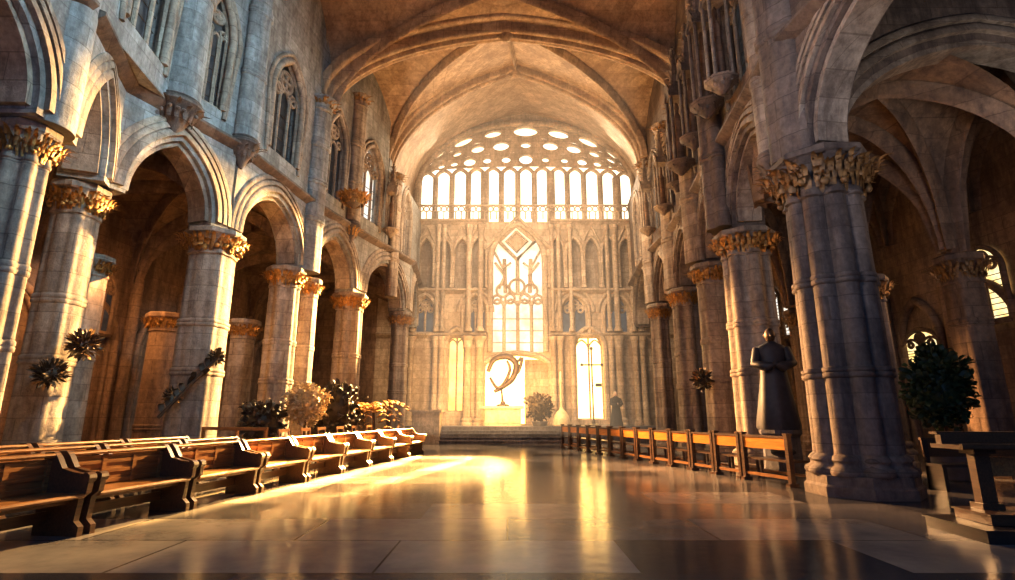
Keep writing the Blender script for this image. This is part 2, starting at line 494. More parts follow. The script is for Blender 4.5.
def on_line(px, z, pts):
    """the point of a wall line that lies under a photo column at height z"""
    best = None
    for a, b in zip(pts, pts[1:]):
        for k in range(101):
            x = a[0]+(b[0]-a[0])*k/100; y = a[1]+(b[1]-a[1])*k/100
            q = 507.5+FPX*x/(y*_c+(z-CH)*_s)
            if best is None or abs(q-px) < best[0]: best = (abs(q-px), (x, y))
    return best[1]
def arcade(name, pts, ups, side, smat, wlabel, glassm, rise=1.75, win=(9.5, 11.6, 1.4), wmat='stone_pale', thick=.42, last=WT):
    mb = MB(); frames = []; uframes = []
    for i in range(len(pts)-1):
        w = Wall(pts[i], pts[i+1], side); a = w.L/2-.52
        r = max(rise, a*1.05)
        wall_solid(mb, w, ZC+.12, 8.8, -thick, thick, [(w.L/2-a, w.L/2+a, ZC+.12, head(w.L/2, a, ZC+.25, r))] if w.L < 4.6 else [(w.L/2-a, w.L/2+a, ZC+.12, head(w.L/2, a, ZC+.25, min(r, 2.4)))])
        frames.append((w, a, min(r, 2.4)))
    for i in range(len(ups)-1):
        w = Wall(ups[i], ups[i+1], side); wa = min(.85, w.L/2-.62)
        wall_solid(mb, w, 8.8, WT if i < len(ups)-2 else last, -thick, thick, [(w.L/2-wa, w.L/2+wa, win[0], head(w.L/2, wa, win[1], win[2]))] if wa > .2 else [])
        uframes.append((w, wa))
    root = struct(name, mb, smat, wlabel)
    for w, a, r in frames:
        for off, n, pr in ((0.0, 0, mould(.62, .10, 3)), (.16, thick, mould(.20, .12, 1, .05)), (.36, thick, mould(.16, .09, 1, .05)), (.52, thick, mould(.12, .08, 1, .05))):
            m = MB(); P = [w.P(w.L/2+u, ZC+.25+z, n) for u, z in arch_pts(a+off, r+off*1.15, 26)]
            m.sweep(P, pr, w.n*-1 if (w.n.cross(w.d)).z > 0 else w.n); obj('arch_moulding', m, 'stone_pale', root, 50)
        m = MB(); z = 8.75
        m.loft([[w.P(u, z-.16, thick), w.P(u, z-.10, thick+.12), w.P(u, z, thick+.24), w.P(u, z+.07, thick+.24), w.P(u, z+.14, thick)] for u in (0, w.L)])
        obj('string_course', m, 'stone_dark', root, 30)
    for i, (w, wa) in enumerate(uframes):
        if wa <= .2: continue
        m = MB()
        P = [w.P(w.L/2-wa, win[0], thick)]+[w.P(w.L/2+u, win[1]+z, thick) for u, z in arch_pts(wa+.05, win[2]+.05, 20)]+[w.P(w.L/2+wa, win[0], thick)]
        m.tube(P, .11, 7); m.tube([p+w.n*.02+(p-w.P(w.L/2, 11.5, thick)).normalized()*.24 for p in P], .07, 7)
        obj('window_hood', m, wmat, root, 60)
        window(nw(), w, w.L/2, wa, win[0], win[1], win[2], .05, glassm[min(i, len(glassm)-1)], 3, wmat, .22, bar=.055, bars=5)
    return root, frames
UL = [LP[0], (-8.32, 8.7)]+[on_line(q, 9.0, LP) for q in (160, 228, 302, 340, 376)]+[LP[-1]]
UR = RP
gl = ['glass_blue', 'glass_blue', 'glass_blue', 'glass_dark', 'glass_dark', 'glass_day', 'glass_day']
gr = ['glass_dark', 'glass_dark', 'glass_dark', 'glass_dark', 'glass_day', 'glass_day']
wall_left, FL_ = arcade('wall_left', LP, UL, 1, 'stone_blue', 'pale upper wall of the left arcade with pointed arches', gl, last=13.2)
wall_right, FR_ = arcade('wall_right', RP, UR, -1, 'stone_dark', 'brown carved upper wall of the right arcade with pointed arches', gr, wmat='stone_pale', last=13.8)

# ================================================================== piers
def PR(name, label, p, R, **k): return pier(name, label, p[0], p[1], R, ZC, **k)
G = 'main arcade piers'
PR('arcade_pier', 'nearest tall pier at the left edge with a shaggy gilded capital', (LP[1][0]-.1, LP[1][1]), .37, n=6, group=G, smat='stone_pale', caph=.6)
PR('arcade_pier', 'thick round pier behind the near end of the left benches, gilded leaf capital', (LP[2][0]-.15, LP[2][1]), .44, n=4, group=G, core=.9)
PR('arcade_pier', 'sunlit left pier carrying dark leafy brackets, second gilded capital from the left bench end', LP[3], .60, n=4, group=G, core=.9)
PR('arcade_pier', 'twin-shaft left pier under the grey vaulting shaft of the great arch', (LP[4][0]-.1, LP[4][1]-.45), .50, n=6, group=G)
PR('arcade_pier', 'slim partner of the twin-shaft pier on the left, on its choir side', (LP[4][0]+.2, LP[4][1]+1.0), .33, n=4, group=G, core=.9)
PR('arcade_pier', 'left pier standing behind the pale round bush', LP[5], .56, n=6, group=G)
PR('arcade_pier', 'slender left pier closest to the choir steps', LP[6], .44, n=5, group=G)
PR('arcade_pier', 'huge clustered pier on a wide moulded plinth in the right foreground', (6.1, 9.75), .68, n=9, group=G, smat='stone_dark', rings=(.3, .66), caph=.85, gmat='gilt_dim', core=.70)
PR('arcade_pier', 'broad right pier beside the dark robed statue', RP[2], .62, n=6, group=G, gmat='gilt')
PR('arcade_pier', 'sunlit round right pier between the broad pier and the choir piers', (6.75, 17.3), .50, n=4, group=G, core=.92)
PR('arcade_pier', 'right pier with banded shafts in front of the golden niche side', (7.05, 20.9), .52, n=6, group=G)
PR('arcade_pier', 'slim right pier nearest the choir niche of gold', (6.85, 23.9), .42, n=5, group=G)
# second, lower row standing behind the arcade
A2 = 'aisle columns behind the arcades'
p = at_z(92, 262, 5.4); pier('aisle_column', 'sunlit aisle column right behind the thick left pier, lower gilded capital', p.x, p.y, .42, 5.45, n=4, core=.93, cat='column', group=A2, rings=(.5,), caph=.5)
p = at_z(150, 330, 4.2); pier('aisle_column', 'round brown aisle column with a gilded band, left of the sunlit left pier', -10.6, 16.6, .50, 4.3, n=1, core=1.0, cat='column', group=A2, smat='stone_aisle', rings=(.1,), caph=.5)
p = at_z(236, 330, 4.0); pier('aisle_column', 'pale aisle column peeping from behind the sunlit left pier', -9.3, 18.8, .42, 4.5, n=4, core=.93, cat='column', group=A2, rings=(), caph=.6)
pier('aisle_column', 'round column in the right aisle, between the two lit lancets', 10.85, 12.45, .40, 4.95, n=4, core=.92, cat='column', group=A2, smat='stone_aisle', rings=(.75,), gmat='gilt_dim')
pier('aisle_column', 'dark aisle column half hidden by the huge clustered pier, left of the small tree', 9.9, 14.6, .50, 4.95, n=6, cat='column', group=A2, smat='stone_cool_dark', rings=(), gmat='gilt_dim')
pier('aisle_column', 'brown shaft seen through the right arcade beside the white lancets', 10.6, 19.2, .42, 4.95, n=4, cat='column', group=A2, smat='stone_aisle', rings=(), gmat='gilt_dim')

# ================================================================== upper shafts
def inward(p, side, d): return (p[0]+side*d, p[1])
US = [
 ('dark drum shaft above the nearest left capital', LP[1][0]+.1, LP[1][1], .46, 6.2, 15.5, 1, 'stone_blue', False, 2, False),
 ('wide smooth blue-grey shaft on a dark corbel above the first left arch', UL[2][0]+.45, UL[2][1], .50, 8.5, 15.8, 1, 'stone_blue', True, 1, False),
 ('ribbed grey shaft on the left wall, next before the great arch', UL[3][0]+.45, UL[3][1], .36, 8.5, 15.8, 3, 'stone_blue', True, 2, False),
 ('grey vaulting shaft under the left foot of the great arch', UL[4][0]+.42, UL[4][1], .40, 6.2, 12.9, 3, 'stone_blue', False, 3, True),
 ('shaft with a gilded corbel on the left choir wall', UL[5][0]+.45, UL[5][1], .34, 8.4, 14.6, 3, 'stone_pale', True, 2, True),
 ('thin pale shaft under the left foot of the inner arch', -5.35, 24.0, .28, 6.6, 12.6, 3, 'stone_pale', False, 3, True),
 ('broad clustered shaft above the huge right pier', 5.75, 9.75, .46, 6.2, 14, 3, 'stone_dark', False, 2, False),
 ('light-catching shaft on the choir side above the huge right pier', 5.75, 10.75, .25, 6.3, 14.5, 1, 'stone_pale', True, 3, False),
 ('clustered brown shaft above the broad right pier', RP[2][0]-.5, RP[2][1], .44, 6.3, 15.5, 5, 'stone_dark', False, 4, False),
 ('slim shaft between the broad right pier and its choir neighbour', 6.25, 15.5, .24, 8.0, 15.5, 1, 'stone_pale', True, 3, False),
 ('warm-lit shaft above the sunlit round right pier', 6.4, 17.4, .38, 6.3, 14.5, 3, 'stone_pale', False, 3, False),
 ('corbelled shaft under the right foot of the great arch', 6.75, 19.0, .36, 8.2, 13.2, 3, 'stone_dark', True, 3, True),
 ('pale shaft above the banded right pier', 6.75, 21.2, .34, 6.3, 13.6, 3, 'stone_pale', False, 3, True),
 ('thin pale shaft under the right foot of the inner arch', 6.6, 24.0, .30, 6.3, 13.2, 3, 'stone_pale', False, 3, True),
]
for lab, x, y, r, z0, z1, n, sm, cb, rg, cp in US:
    upper_shaft(lab, x, y, r, z0, z1, n, sm, cb, rg, cp, gold='gilded' in lab)

# crocketed pinnacles / canopied niches on the upper walls
def pinnacle(label, x, y, z, s, h, smat='stone_dark', figure=True, group='canopied niches on the upper walls'):
    root = thing('canopied_niche', label, 'niche', (x, y, z), 0, group)
    c = MB(); c.revolve([(.1*s, -.6*s), (.5*s, -.2*s), (.75*s, 0), (.8*s, .1*s), (.7*s, .16*s)], seg=8); leafy_ring(c, .5*s, -.35*s, .45*s, 10, 1)
    obj('corbel', c, smat, root)
    b = MB()
    for i in range(4):
        a = PI/4+PI/2*i; b.tube([(.55*s*math.cos(a), .55*s*math.sin(a), .1*s), (.55*s*math.cos(a), .55*s*math.sin(a), h*.55)], .09*s, 6)
    obj('colonnette', b, smat, root)
    k = MB(); zc = h*.55
    for i in range(4):
        a = PI/2*i; d = V((math.cos(a), math.sin(a), 0)); e = V((-d.y, d.x, 0))
        k.sweep([d*.45*s+e*u+V((0, 0, zc+zz)) for u, zz in arch_pts(.38*s, .5*s, 8)], [(-.08*s, .1*s), (-.08*s, -.05*s), (.08*s, -.05*s), (.08*s, .1*s)], d)
        k.add([d*.5*s+e*.5*s+V((0, 0, zc+.25*s)), d*.5*s-e*.5*s+V((0, 0, zc+.25*s)), d*.5*s+V((0, 0, zc+1.1*s)), V((0, 0, zc+.5*s))], ((0, 1, 2), (0, 2, 3), (1, 3, 2)))
    k.box((0, 0, zc+.3*s), (.9*s, .9*s, .5*s))
    obj('canopy', k, smat, root)
    q = MB(); q.revolve([(.38*s, zc+.4*s), (.24*s, zc+(h-zc)*.5), (.06*s, h), (.13*s, h+.06*s), (.03*s, h+.22*s)], seg=8)
    for i in range(6):
        t = i/6; zz = zc+.5*s+(h-zc-.5*s)*t; rr = .4*s*(1-t)+.06*s
        for j in range(4):
            a = PI/4+PI/2*j; o = V((math.cos(a), math.sin(a), 0)); q.leaf(o*rr+V((0, 0, zz)), o, (0, 0, 1), .22*s, .08*s, .9)
    obj('spire', q, smat, root)
    if figure:
        f = MB(); f.revolve([(.30*s, .15*s), (.26*s, .5*s), (.20*s, h*.30), (.24*s, h*.38), (.10*s, h*.43), (.09*s, h*.44), (.13*s, h*.475), (.10*s, h*.51), (.02*s, h*.53)], seg=12)
        obj('carved_figure', f, 'stone_aisle', root)
    return root
PN = [
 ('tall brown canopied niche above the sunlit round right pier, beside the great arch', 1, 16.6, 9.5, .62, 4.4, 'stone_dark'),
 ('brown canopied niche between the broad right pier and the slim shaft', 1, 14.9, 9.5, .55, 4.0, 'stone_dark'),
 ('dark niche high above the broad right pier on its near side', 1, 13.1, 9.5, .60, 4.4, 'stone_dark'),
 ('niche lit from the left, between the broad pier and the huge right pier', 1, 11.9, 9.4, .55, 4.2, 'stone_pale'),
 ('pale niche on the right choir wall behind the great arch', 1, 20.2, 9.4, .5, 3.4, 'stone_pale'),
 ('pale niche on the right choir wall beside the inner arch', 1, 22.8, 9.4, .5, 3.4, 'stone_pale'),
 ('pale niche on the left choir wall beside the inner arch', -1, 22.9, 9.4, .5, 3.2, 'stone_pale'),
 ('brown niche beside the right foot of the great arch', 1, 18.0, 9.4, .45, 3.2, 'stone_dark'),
]
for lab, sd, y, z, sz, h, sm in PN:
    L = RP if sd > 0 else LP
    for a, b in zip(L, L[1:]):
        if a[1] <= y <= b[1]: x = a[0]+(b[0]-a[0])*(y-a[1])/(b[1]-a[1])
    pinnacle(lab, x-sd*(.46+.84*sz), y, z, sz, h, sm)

# ================================================================== nave vault and great arches
Y1, Y2 = 18.8, 24.0
S1L, S1R = V((-7.0, Y1, 12.9)), V((6.9, Y1, 13.2))
S2L, S2R = V((-5.7, Y2, 12.5)), V((6.45, Y2, 13.1))
C1, C2 = 16.55, 18.5
for k, (ya, yb, xl0, xr0, xl1, xr1) in enumerate(((15.3, 18.8, -7.8, 6.5, -7.0, 6.9), (11.8, 15.3, -8.6, 6.1, -7.8, 6.5), (8.3, 11.8, -8.6, 5.9, -8.6, 6.1), (4.8, 8.3, -8.4, 5.9, -8.6, 5.9))):
    vault('ceiling' if k == 0 else 'ceiling_%d' % k, (xl0, ya, 15.2), (xr0, ya, 15.2), (xl1, yb, 12.9 if k == 0 else 15.2), (xr1, yb, 13.1 if k == 0 else 15.2), 17.6 if k == 0 else 19.0, 16.5 if k == 0 else (17.6 if k == 1 else 19.0), 'stone_vault', 'stone_rib', .30, label='brown ribbed stone vault over the nave' if k == 0 else None, back=k > 1, front=False)
vault('ceiling_choir', S1L-V((.5, 0, 0)), S1R+V((.5, 0, 0)), S2L-V((.2, 0, 0)), S2R+V((.3, 0, 0)), 16.9, 18.6, 'stone_vault', 'stone_rib', .26, t0=0, label='warm ribbed vault between the great arch and the inner arch', ridge=True, back=False, pk=2.0)
def great_arch(n, SL, SR, c, w, d):
    mid = (SL+SR)/2; a = (SR-SL).length/2; P = []
    for i in range(41):
        q = -math.cos(PI*i/40); k = (q+1)/2; zz = SL.z+(SR.z-SL.z)*k
        P.append(V((SL.x+(SR.x-SL.x)*k, SL.y, zz+(c-zz)*prof(abs(q), 1.25 if n == 1 else 2.0))))
    root = None
    for off, ww, dd in ((0, w, d), (d*.9, w*1.9, d*.6)):
        m = MB(); m.sweep([p+V((0, 0, off)) for p in P], [(s*1.0, nn) for s, nn in mould(ww, dd*.5, 3 if off == 0 else 5, dd*1.2)], V((0, -1, 0)) if False else V((0, 1, 0)).cross(V((0, 0, 1))).cross(V((0, 0, 1))))
        if root is None: root = struct('trim_%d' % n, m, 'stone_rib', ('great moulded arch spanning the nave before the choir', 'inner moulded arch framing the great window')[n-1], 50)
        else: obj('outer_order', m, 'stone_rib', root, 50)
    b = MB(); b.blob(P[20]-V((0, .1, .12)), .32, 12, 8, .3, (1, .6, 1)); obj('boss', b, 'stone_rib', root)
great_arch(1, S1L, S1R, C1-.2, .75, .36)
great_arch(2, S2L, S2R, C2-.2, .60, .30)
# barrel in front of the great window
m = MB(); R = []
EL, ER = V((-5.75, YB, 14.2)), V((7.95, YB, 14.4))
for i in range(9):
    k = i/8; L, Rr = S2L.lerp(EL, k), S2R.lerp(ER, k); c = C2+(19.9-C2)*k; ring = []
    for j in range(41):
        q = -math.cos(PI*j/40); kk = (q+1)/2; zz = L.z+(Rr.z-L.z)*kk
        ring.append(V((L.x+(Rr.x-L.x)*kk, L.y, zz+(c-zz)*prof(abs(q), 2.0-.7*k))))
    R.append(ring)
m.loft(R, closed=False, caps=False); struct('ceiling_apse', m, 'stone_vault', 'smooth curved vault in front of the great window')

# ================================================================== end wall
def B(px, py): p = at_y(px, py, YB); return p.x, p.z
X0, X1 = -7.5, 9.5
bw = Wall((X0, YB), (X1, YB), 1)          # u = x - X0, normal towards -y
assert bw.n.y < 0
U = lambda x: x-X0
ops = []
def op(px0, px1, pyb, pys, h_px, kind='arch'):
    x0, zb = B(px0, pyb); x1, _ = B(px1, pyb); _, zs = B((px0+px1)/2, pys); _, zt = B((px0+px1)/2, pys-h_px)
    a = (x1-x0)/2; uc = U((x0+x1)/2); h = zt-zs
    f = head(uc, a, zs, h) if kind == 'arch' else (lambda u: zs+h*math.sqrt(max(0, 1-((u-uc)/a)**2)))
    ops.append((uc-a, uc+a, zb, f)); return uc, a, zb, zs, h
BIG = op(417, 636, 222, 186, 63, 'ell')
CEN = op(490, 546, 352, 262, 38)
NGL = op(446, 464, 412, 345, 14); NGC = op(484, 550, 424, 368, 13, 'ell'); NGR = op(578, 606, 420, 348, 18)
LAN = [op(a, b, 333, 312, 16) for a, b in ((414, 434), (464, 486), (562, 588), (606, 630))]
GAL = [op(c-7, c+7, 288, 252, 14) for c in (425, 443, 461, 478, 557, 575, 593, 611, 628)]
mb = MB(); wall_solid(mb, bw, 0, 21.5, -.8, 0, ops)
wall_back = struct('wall_back', mb, 'stone_apse', 'hazy golden end wall behind the altar with tiers of arches')
def bp(px, py, n=0):
    x, z = B(px, py); return bw.P(U(x), z, n)
# recessed backs of gallery niches
for q in GAL:
    m = MB(); uc, a, zb, zs, h = q; m.box(bw.P(uc, (zb+zs+h)/2, -.55), (2*a+.02, .1, zs+h-zb+.02)); obj('niche_back', m, 'stone_pale', wall_back)
    m = MB(); P = [bw.P(uc+u, zs+z, .04) for u, z in arch_pts(a+.06, h+.06, 14)]; m.tube(P, .09, 7)
    for s in (-1, 1): m.revolve([(.12, zb), (.12, zb+.12), (.075, zb+.16), (.075, zs-.2), (.11, zs-.12), (.13, zs)], (bw.P(uc+s*(a+.06), 0, .06)), 10)
    m.tube([bw.P(uc-a*1.1, zs+h*.75, .1), bw.P(uc, zs+h+.75, .1), bw.P(uc+a*1.1, zs+h*.75, .1)], .06, 6)
    obj('niche_arch', m, 'stone_apse', wall_back)
for q in LAN:
    uc, a, zb, zs, h = q
    window(nw(), bw, uc, a, zb, zs, h, -.4, 'glass_blue', 2, 'stone_apse', .15, bar=.06)
    m = MB(); m.tube([bw.P(uc+u, zs+z, .05) for u, z in [(-a-.1, zb-zs)]+arch_pts(a+.1, h+.1, 14)+[(a+.1, zb-zs)]], .12, 7)
    m.tube([bw.P(uc+u, zs+z, .03) for u, z in arch_pts(a+.38, h+.45, 14)], .10, 7); obj('arch_moulding', m, 'stone_apse', wall_back)
for nm, py, d in (('cornice', 222, .3), ('string_course', 291, .28), ('string_course', 335, .2)):
    _, z = B(522, py); m = MB()
    m.loft([[bw.P(u, z-.2, 0), bw.P(u, z-.1, d*.5), bw.P(u, z, d), bw.P(u, z+.1, d), bw.P(u, z+.16, 0)] for u in (0, U(*[B(486, py)[0]]))])
    m.loft([[bw.P(u, z-.2, 0), bw.P(u, z-.1, d*.5), bw.P(u, z, d), bw.P(u, z+.1, d), bw.P(u, z+.16, 0)] for u in (U(B(550, py)[0]), bw.L)])
    obj(nm, m, 'stone_apse', wall_back, 30)
# balustrade crest under the great window
m = MB(); _, z0 = B(522, 222)
for i in range(40):
    u = 1.6+13.6*i/39; m.tube([bw.P(u, z0+.1, .2), bw.P(u, z0+.55, .2)], .04, 5)
    m.tube([bw.P(u+.17*math.cos(2*PI*j/8), z0+.75+.17*math.sin(2*PI*j/8), .2) for j in range(9)], .04, 5)
m.tube([bw.P(1.4, z0+.98, .2), bw.P(15.4, z0+.98, .2)], .06, 6); obj('parapet', m, 'stone_apse', wall_back)

# great window
def great_window():
    uc, a, zb, zs, h = BIG; n = -.45
    g = MB(); g.poly([bw.P(u, z, n) for u, z in [(uc-a, zb)]+[(uc+x, zs+z) for x, z in ell_pts(a, h, 40)]+[(uc+a, zb)]])
    root = struct('window_%d' % nw(), g, 'glass_white', 'great glowing east window with tall lancets and pierced stone head')
    fr = MB(); P = [bw.P(uc+x, zs+z, .02) for x, z in [(-a, zb-zs)]+ell_pts(a, h, 40)+[(a, zb-zs)]]
    fr.tube(P, .22, 8); fr.tube([p+V((0, -.1, 0)) for p in P], .12, 8); obj('window_frame', fr, 'stone_apse', root)
    NL = 13; lw = 2*a/NL
    sp = zs+.15
    for i in range(1, NL):
        u = uc-a+lw*i; m = MB()
        hh = zs+h*math.sqrt(max(0, 1-((u-uc)/a)**2))
        top = min(sp+.9*math.sqrt(max(0.05, 1-((u-uc)/a)**2)), hh)
        r = .17 if i % 4 else .26
        m.tube([bw.P(u, zb, -.25), bw.P(u, top, -.25)], r, 8); obj('mullion', m, 'stone_pale', root, 60)
    # pierced head: a stone plate made of rings around each oval light
    hd = MB()
    lz = lambda u: sp+.55*math.sqrt(max(0.0, 1-((u-uc)/a)**2))
    for i in range(NL):
        c = uc-a+lw*(i+.5)
        hd.tube([bw.P(c+x, lz(c)+z, -.25) for x, z in arch_pts(lw/2, lw*.62, 10)], .12, 7)
    plate_lo = lambda u: lz(u)+.62*lw+.05
    # grid of cells between the lancet heads and the rim; each cell: stone with one oval hole
    rng = random.Random(3)
    def hole_cell(c00, c10, c11, c01, f):
        N = 24; out = []; inn = []
        ctr = (V(c00)+V(c10)+V(c11)+V(c01))/4
        C = [V(c00), V(c10), V(c11), V(c01)]
        for k in range(N):
            e = k*4//N; t = (k*4/N)-e
            p = C[e].lerp(C[(e+1) % 4], t); out.append(p)
        ex = (C[1]+C[2]-C[0]-C[3])/4; ez = (C[2]+C[3]-C[0]-C[1])/4
        for k in range(N):
            an = -PI*3/4+2*PI*k/N
            inn.append(ctr+ex*f*math.cos(an)+ez*f*math.sin(an))
        bk = V((0, .25, 0))
        hd.loft([[p+bk for p in inn], inn, out], caps=False)
        hd.tube([p+V((0, -.02, 0)) for p in inn+inn[:1]], .05, 5)
    rows = 3
    for r in range(rows):
        ncell = (15, 12, 9)[r]
        for i in range(ncell):
            def pt(k, rr):
                s = -1+2*k/ncell; ang = PI/2-s*PI/2*.93
                f = (.80+.20*rr/rows) if False else None
                # blend between lower curve and rim
                lo = (uc-math.cos(ang)*a*.96*1.0, plate_lo(uc-math.cos(ang)*a*.96))
                hi = (uc-math.cos(ang)*a*1.0, zs+h*math.sin(ang)*1.01)
                t = rr/rows
                return bw.P(lo[0]+(hi[0]-lo[0])*t, lo[1]+(hi[1]-lo[1])*t, -.2)
            sh = .5 if r % 2 else 0
            k0, k1 = max(0, i-sh), min(ncell, i+1-sh)
            if k1-k0 < .3: continue
            hole_cell(pt(k0, r), pt(k1, r), pt(k1, r+1), pt(k0, r+1), rng.uniform(.42, .78))
        if r % 2:
            hole_cell(pt(ncell-.5, r), pt(ncell, r), pt(ncell, r+1), pt(ncell-.5, r+1), .5)
    obj('tracery', hd, 'stone_apse', root, 50)
great_window()

# central tall window with the lozenge
def centre_window():
    uc, a, zb, zs, h = CEN; n = -.45
    g = MB(); g.poly([bw.P(u, z, n) for u, z in [(uc-a, zb)]+[(uc+x, zs+z) for x, z in arch_pts(a, h, 20)]+[(uc+a, zb)]])
    root = struct('window_%d' % nw(), g, 'glass_cream', 'tall central window with a stone lozenge above three lancets')
    fr = MB(); fr.tube([bw.P(uc+x, zs+z, .05) for x, z in [(-a, zb-zs)]+arch_pts(a, h, 20)+[(a, zb-zs)]], .16, 8)
    fr.tube([bw.P(uc-a*1.25, B(485, 250)[1], .2), bw.P(uc, B(512, 218)[1], .2), bw.P(uc+a*1.25, B(545, 250)[1], .2)], .12, 6)
    obj('window_frame', fr, 'stone_apse', root)
    for k in range(1, 4):
        m = MB(); u = uc-a+a*2*k/4; m.tube([bw.P(u, zb, -.25), bw.P(u, B(515, 300)[1], -.25)], .10, 7); obj('mullion', m, 'stone_apse', root)
    for s in (-.45, 0, .45):
        m = MB(); m.tube([bw.P(uc+s*a, B(515, 292)[1], -.25), bw.P(uc+s*a*1.1, B(515, 258)[1], -.25)], .12, 7); obj('mullion', m, 'stone_apse', root)
    t = MB()
    d = [bp(516, 224, -.1), bp(535, 241, -.1), bp(517, 259, -.1), bp(499, 241, -.1)]
    t.tube(d+d[:1], .15, 6); c = sum(d, V((0, 0, 0)))/4
    t.tube([c+(p-c)*.6 for p in d+d[:1]], .08, 6)
    t.poly([c+(p-c)*.55+V((0, .15, 0)) for p in d])
    for k in range(4):
        t.tube([bw.P(uc-a+a/4*(2*k+1)+x, B(515, 308)[1]+z, -.2) for x, z in arch_pts(a/4, .55, 10)], .08, 6)
    for cx, cy, r in ((503, 290, .38), (517, 286, .45), (531, 290, .38), (510, 298, .28), (525, 298, .28), (497, 299, .25), (538, 299, .25)):
        o = bp(cx, cy, -.15); t.tube([o+V((r*math.cos(i*PI/9), 0, r*math.sin(i*PI/9))) for i in range(19)], .08, 6)
    for sx in (-1, 1):
        t.tube([bp(517+sx*6, 262, -.12), bp(517+sx*14, 268, -.12), bp(517+sx*20, 256, -.12), bp(517+sx*24, 250, -.1)], .08, 6)
        t.tube([bp(517+sx*22, 262, -.12), bp(517+sx*12, 275, -.12), bp(517+sx*18, 288, -.12)], .09, 6)
    for py in (318, 330, 342): t.tube([bw.P(uc-a, B(515, py)[1], -.3), bw.P(uc+a, B(515, py)[1], -.3)], .03, 5)
    obj('tracery', t, 'stone_apse', root)
centre_window()
# golden niches
for (uc, a, zb, zs, h), lab, gm in ((NGL, 'narrow golden lancet left of the altar', 'glass_gold_dim'), (NGR, 'golden lancet right of the altar behind the thin cross', 'glass_gold')):
    window(nw(), bw, uc, a, zb, zs, h, -.6, gm, 2, 'stone_apse', .15, label=lab, bar=.05, ring=False)
    m = MB(); m.tube([bw.P(uc+u, zs+z, .05) for u, z in [(-a-.12, zb-zs)]+arch_pts(a+.12, h+.15, 14)+[(a+.12, zb-zs)]], .14, 7); obj('arch_moulding', m, 'stone_apse', wall_back)
uc, a, zb, zs, h = NGC
g = MB(); g.poly([bw.P(u, z, -.6) for u, z in [(uc-a, zb), ]+[(uc+x, zs+z) for x, z in ell_pts(a, h, 20)]+[(uc+a, zb)]])
o = struct('window_%d' % nw(), g, 'glass_gold', 'low golden window glowing behind the altar')
m = MB(); m.tube([bw.P(uc+u, zs+z, .05) for u, z in [(-a-.1, zb-zs)]+ell_pts(a+.1, h+.1, 20)+[(a+.1, zb-zs)]], .16, 7); obj('window_frame', m, 'stone_apse', o)
x_, _ = B(527, 400)
m = MB(); m.box(bw.P(U(x_)+.75, (zb+zs)/2+.2, -.45), (1.7, .2, zs-zb+.6)); obj('stone_panel', m, 'stone_apse', o)
# engaged columns on the end wall
for px in (404, 412, 436, 442, 468, 480, 553, 560, 572, 610, 618, 634, 641):
    x, zt = B(px, 337); m = MB(); c = bw.P(U(x), 0, .18); r = .17 if px % 3 else .24
    m.revolve([(r*1.6, .0), (r*1.6, .9), (r*1.3, 1.0), (r*1.4, 1.1), (r, 1.2), (r*.94, zt-.7), (r*1.1, zt-.65), (r, zt-.58), (r*1.3, zt-.25), (r*1.7, zt-.08), (r*1.7, zt)], c, 14)
    obj('engaged_column', m, 'stone_apse', wall_back, 40)
    x2, zt2 = B(px, 226); m = MB(); r *= .7
    m.revolve([(r*1.5, zt+.3), (r*1.5, zt+.4), (r, zt+.55), (r, zt2-.5), (r*1.5, zt2-.1), (r*1.5, zt2)], bw.P(U(x), 0, .16), 12)
    obj('engaged_column', m, 'stone_apse', wall_back, 40)

# ================================================================== choir platform and steps
PZ = .80; YP = 27.8
m = MB(); m.box((1.1, (YP+YB)/2, PZ/2), (13.6, YB-YP, PZ)); struct('floor_platform', m, 'stone_cool_dark', 'raised dark choir platform')
m = MB()
for i in range(5):
    z = PZ*(i+1)/5*.98; y0 = YP-1.25+.25*i
    m.box((-.35, (y0+YP)/2, z/2), (5.8, YP-y0, z))
    m.box((-.35, y0+.02, z-.02), (5.84, .08, .04))
st = struct('trim_3', m, 'stone_cool_dark', 'flight of dark choir steps in front of the altar', 30)
for k, px in enumerate((430,)):
    p = at_z(px, 441, 0)
m = MB(); m.box((-3.95, 27.3, .75), (1.3, 1.0, 1.5)); m.box((-3.95, 27.3, 1.55), (1.5, 1.2, .12)); m.box((-3.95, 27.3, .1), (1.45, 1.15, .2))
m.box((-3.95, 26.79, .8), (.9, .04, .9))
tag(obj('stone_pedestal', m, 'stone_apse'), 'square stone pedestal block left of the choir steps', 'pedestal')

# altar
t = thing('altar', 'small stone altar table below the low golden window', 'altar', (B(503, 415)[0], YB-.9, PZ))
m = MB(); m.box((0, 0, .45), (1.9, .6, .9)); m.box((0, -.32, .45), (.5, .05, .6)); m.box((-.65, -.32, .45), (.4, .05, .6)); m.box((.65, -.32, .45), (.4, .05, .6)); obj('altar_block', m, 'cream', t)
m = MB(); m.box((0, 0, .96), (2.2, .85, .12)); obj('altar_slab', m, 'cream', t)
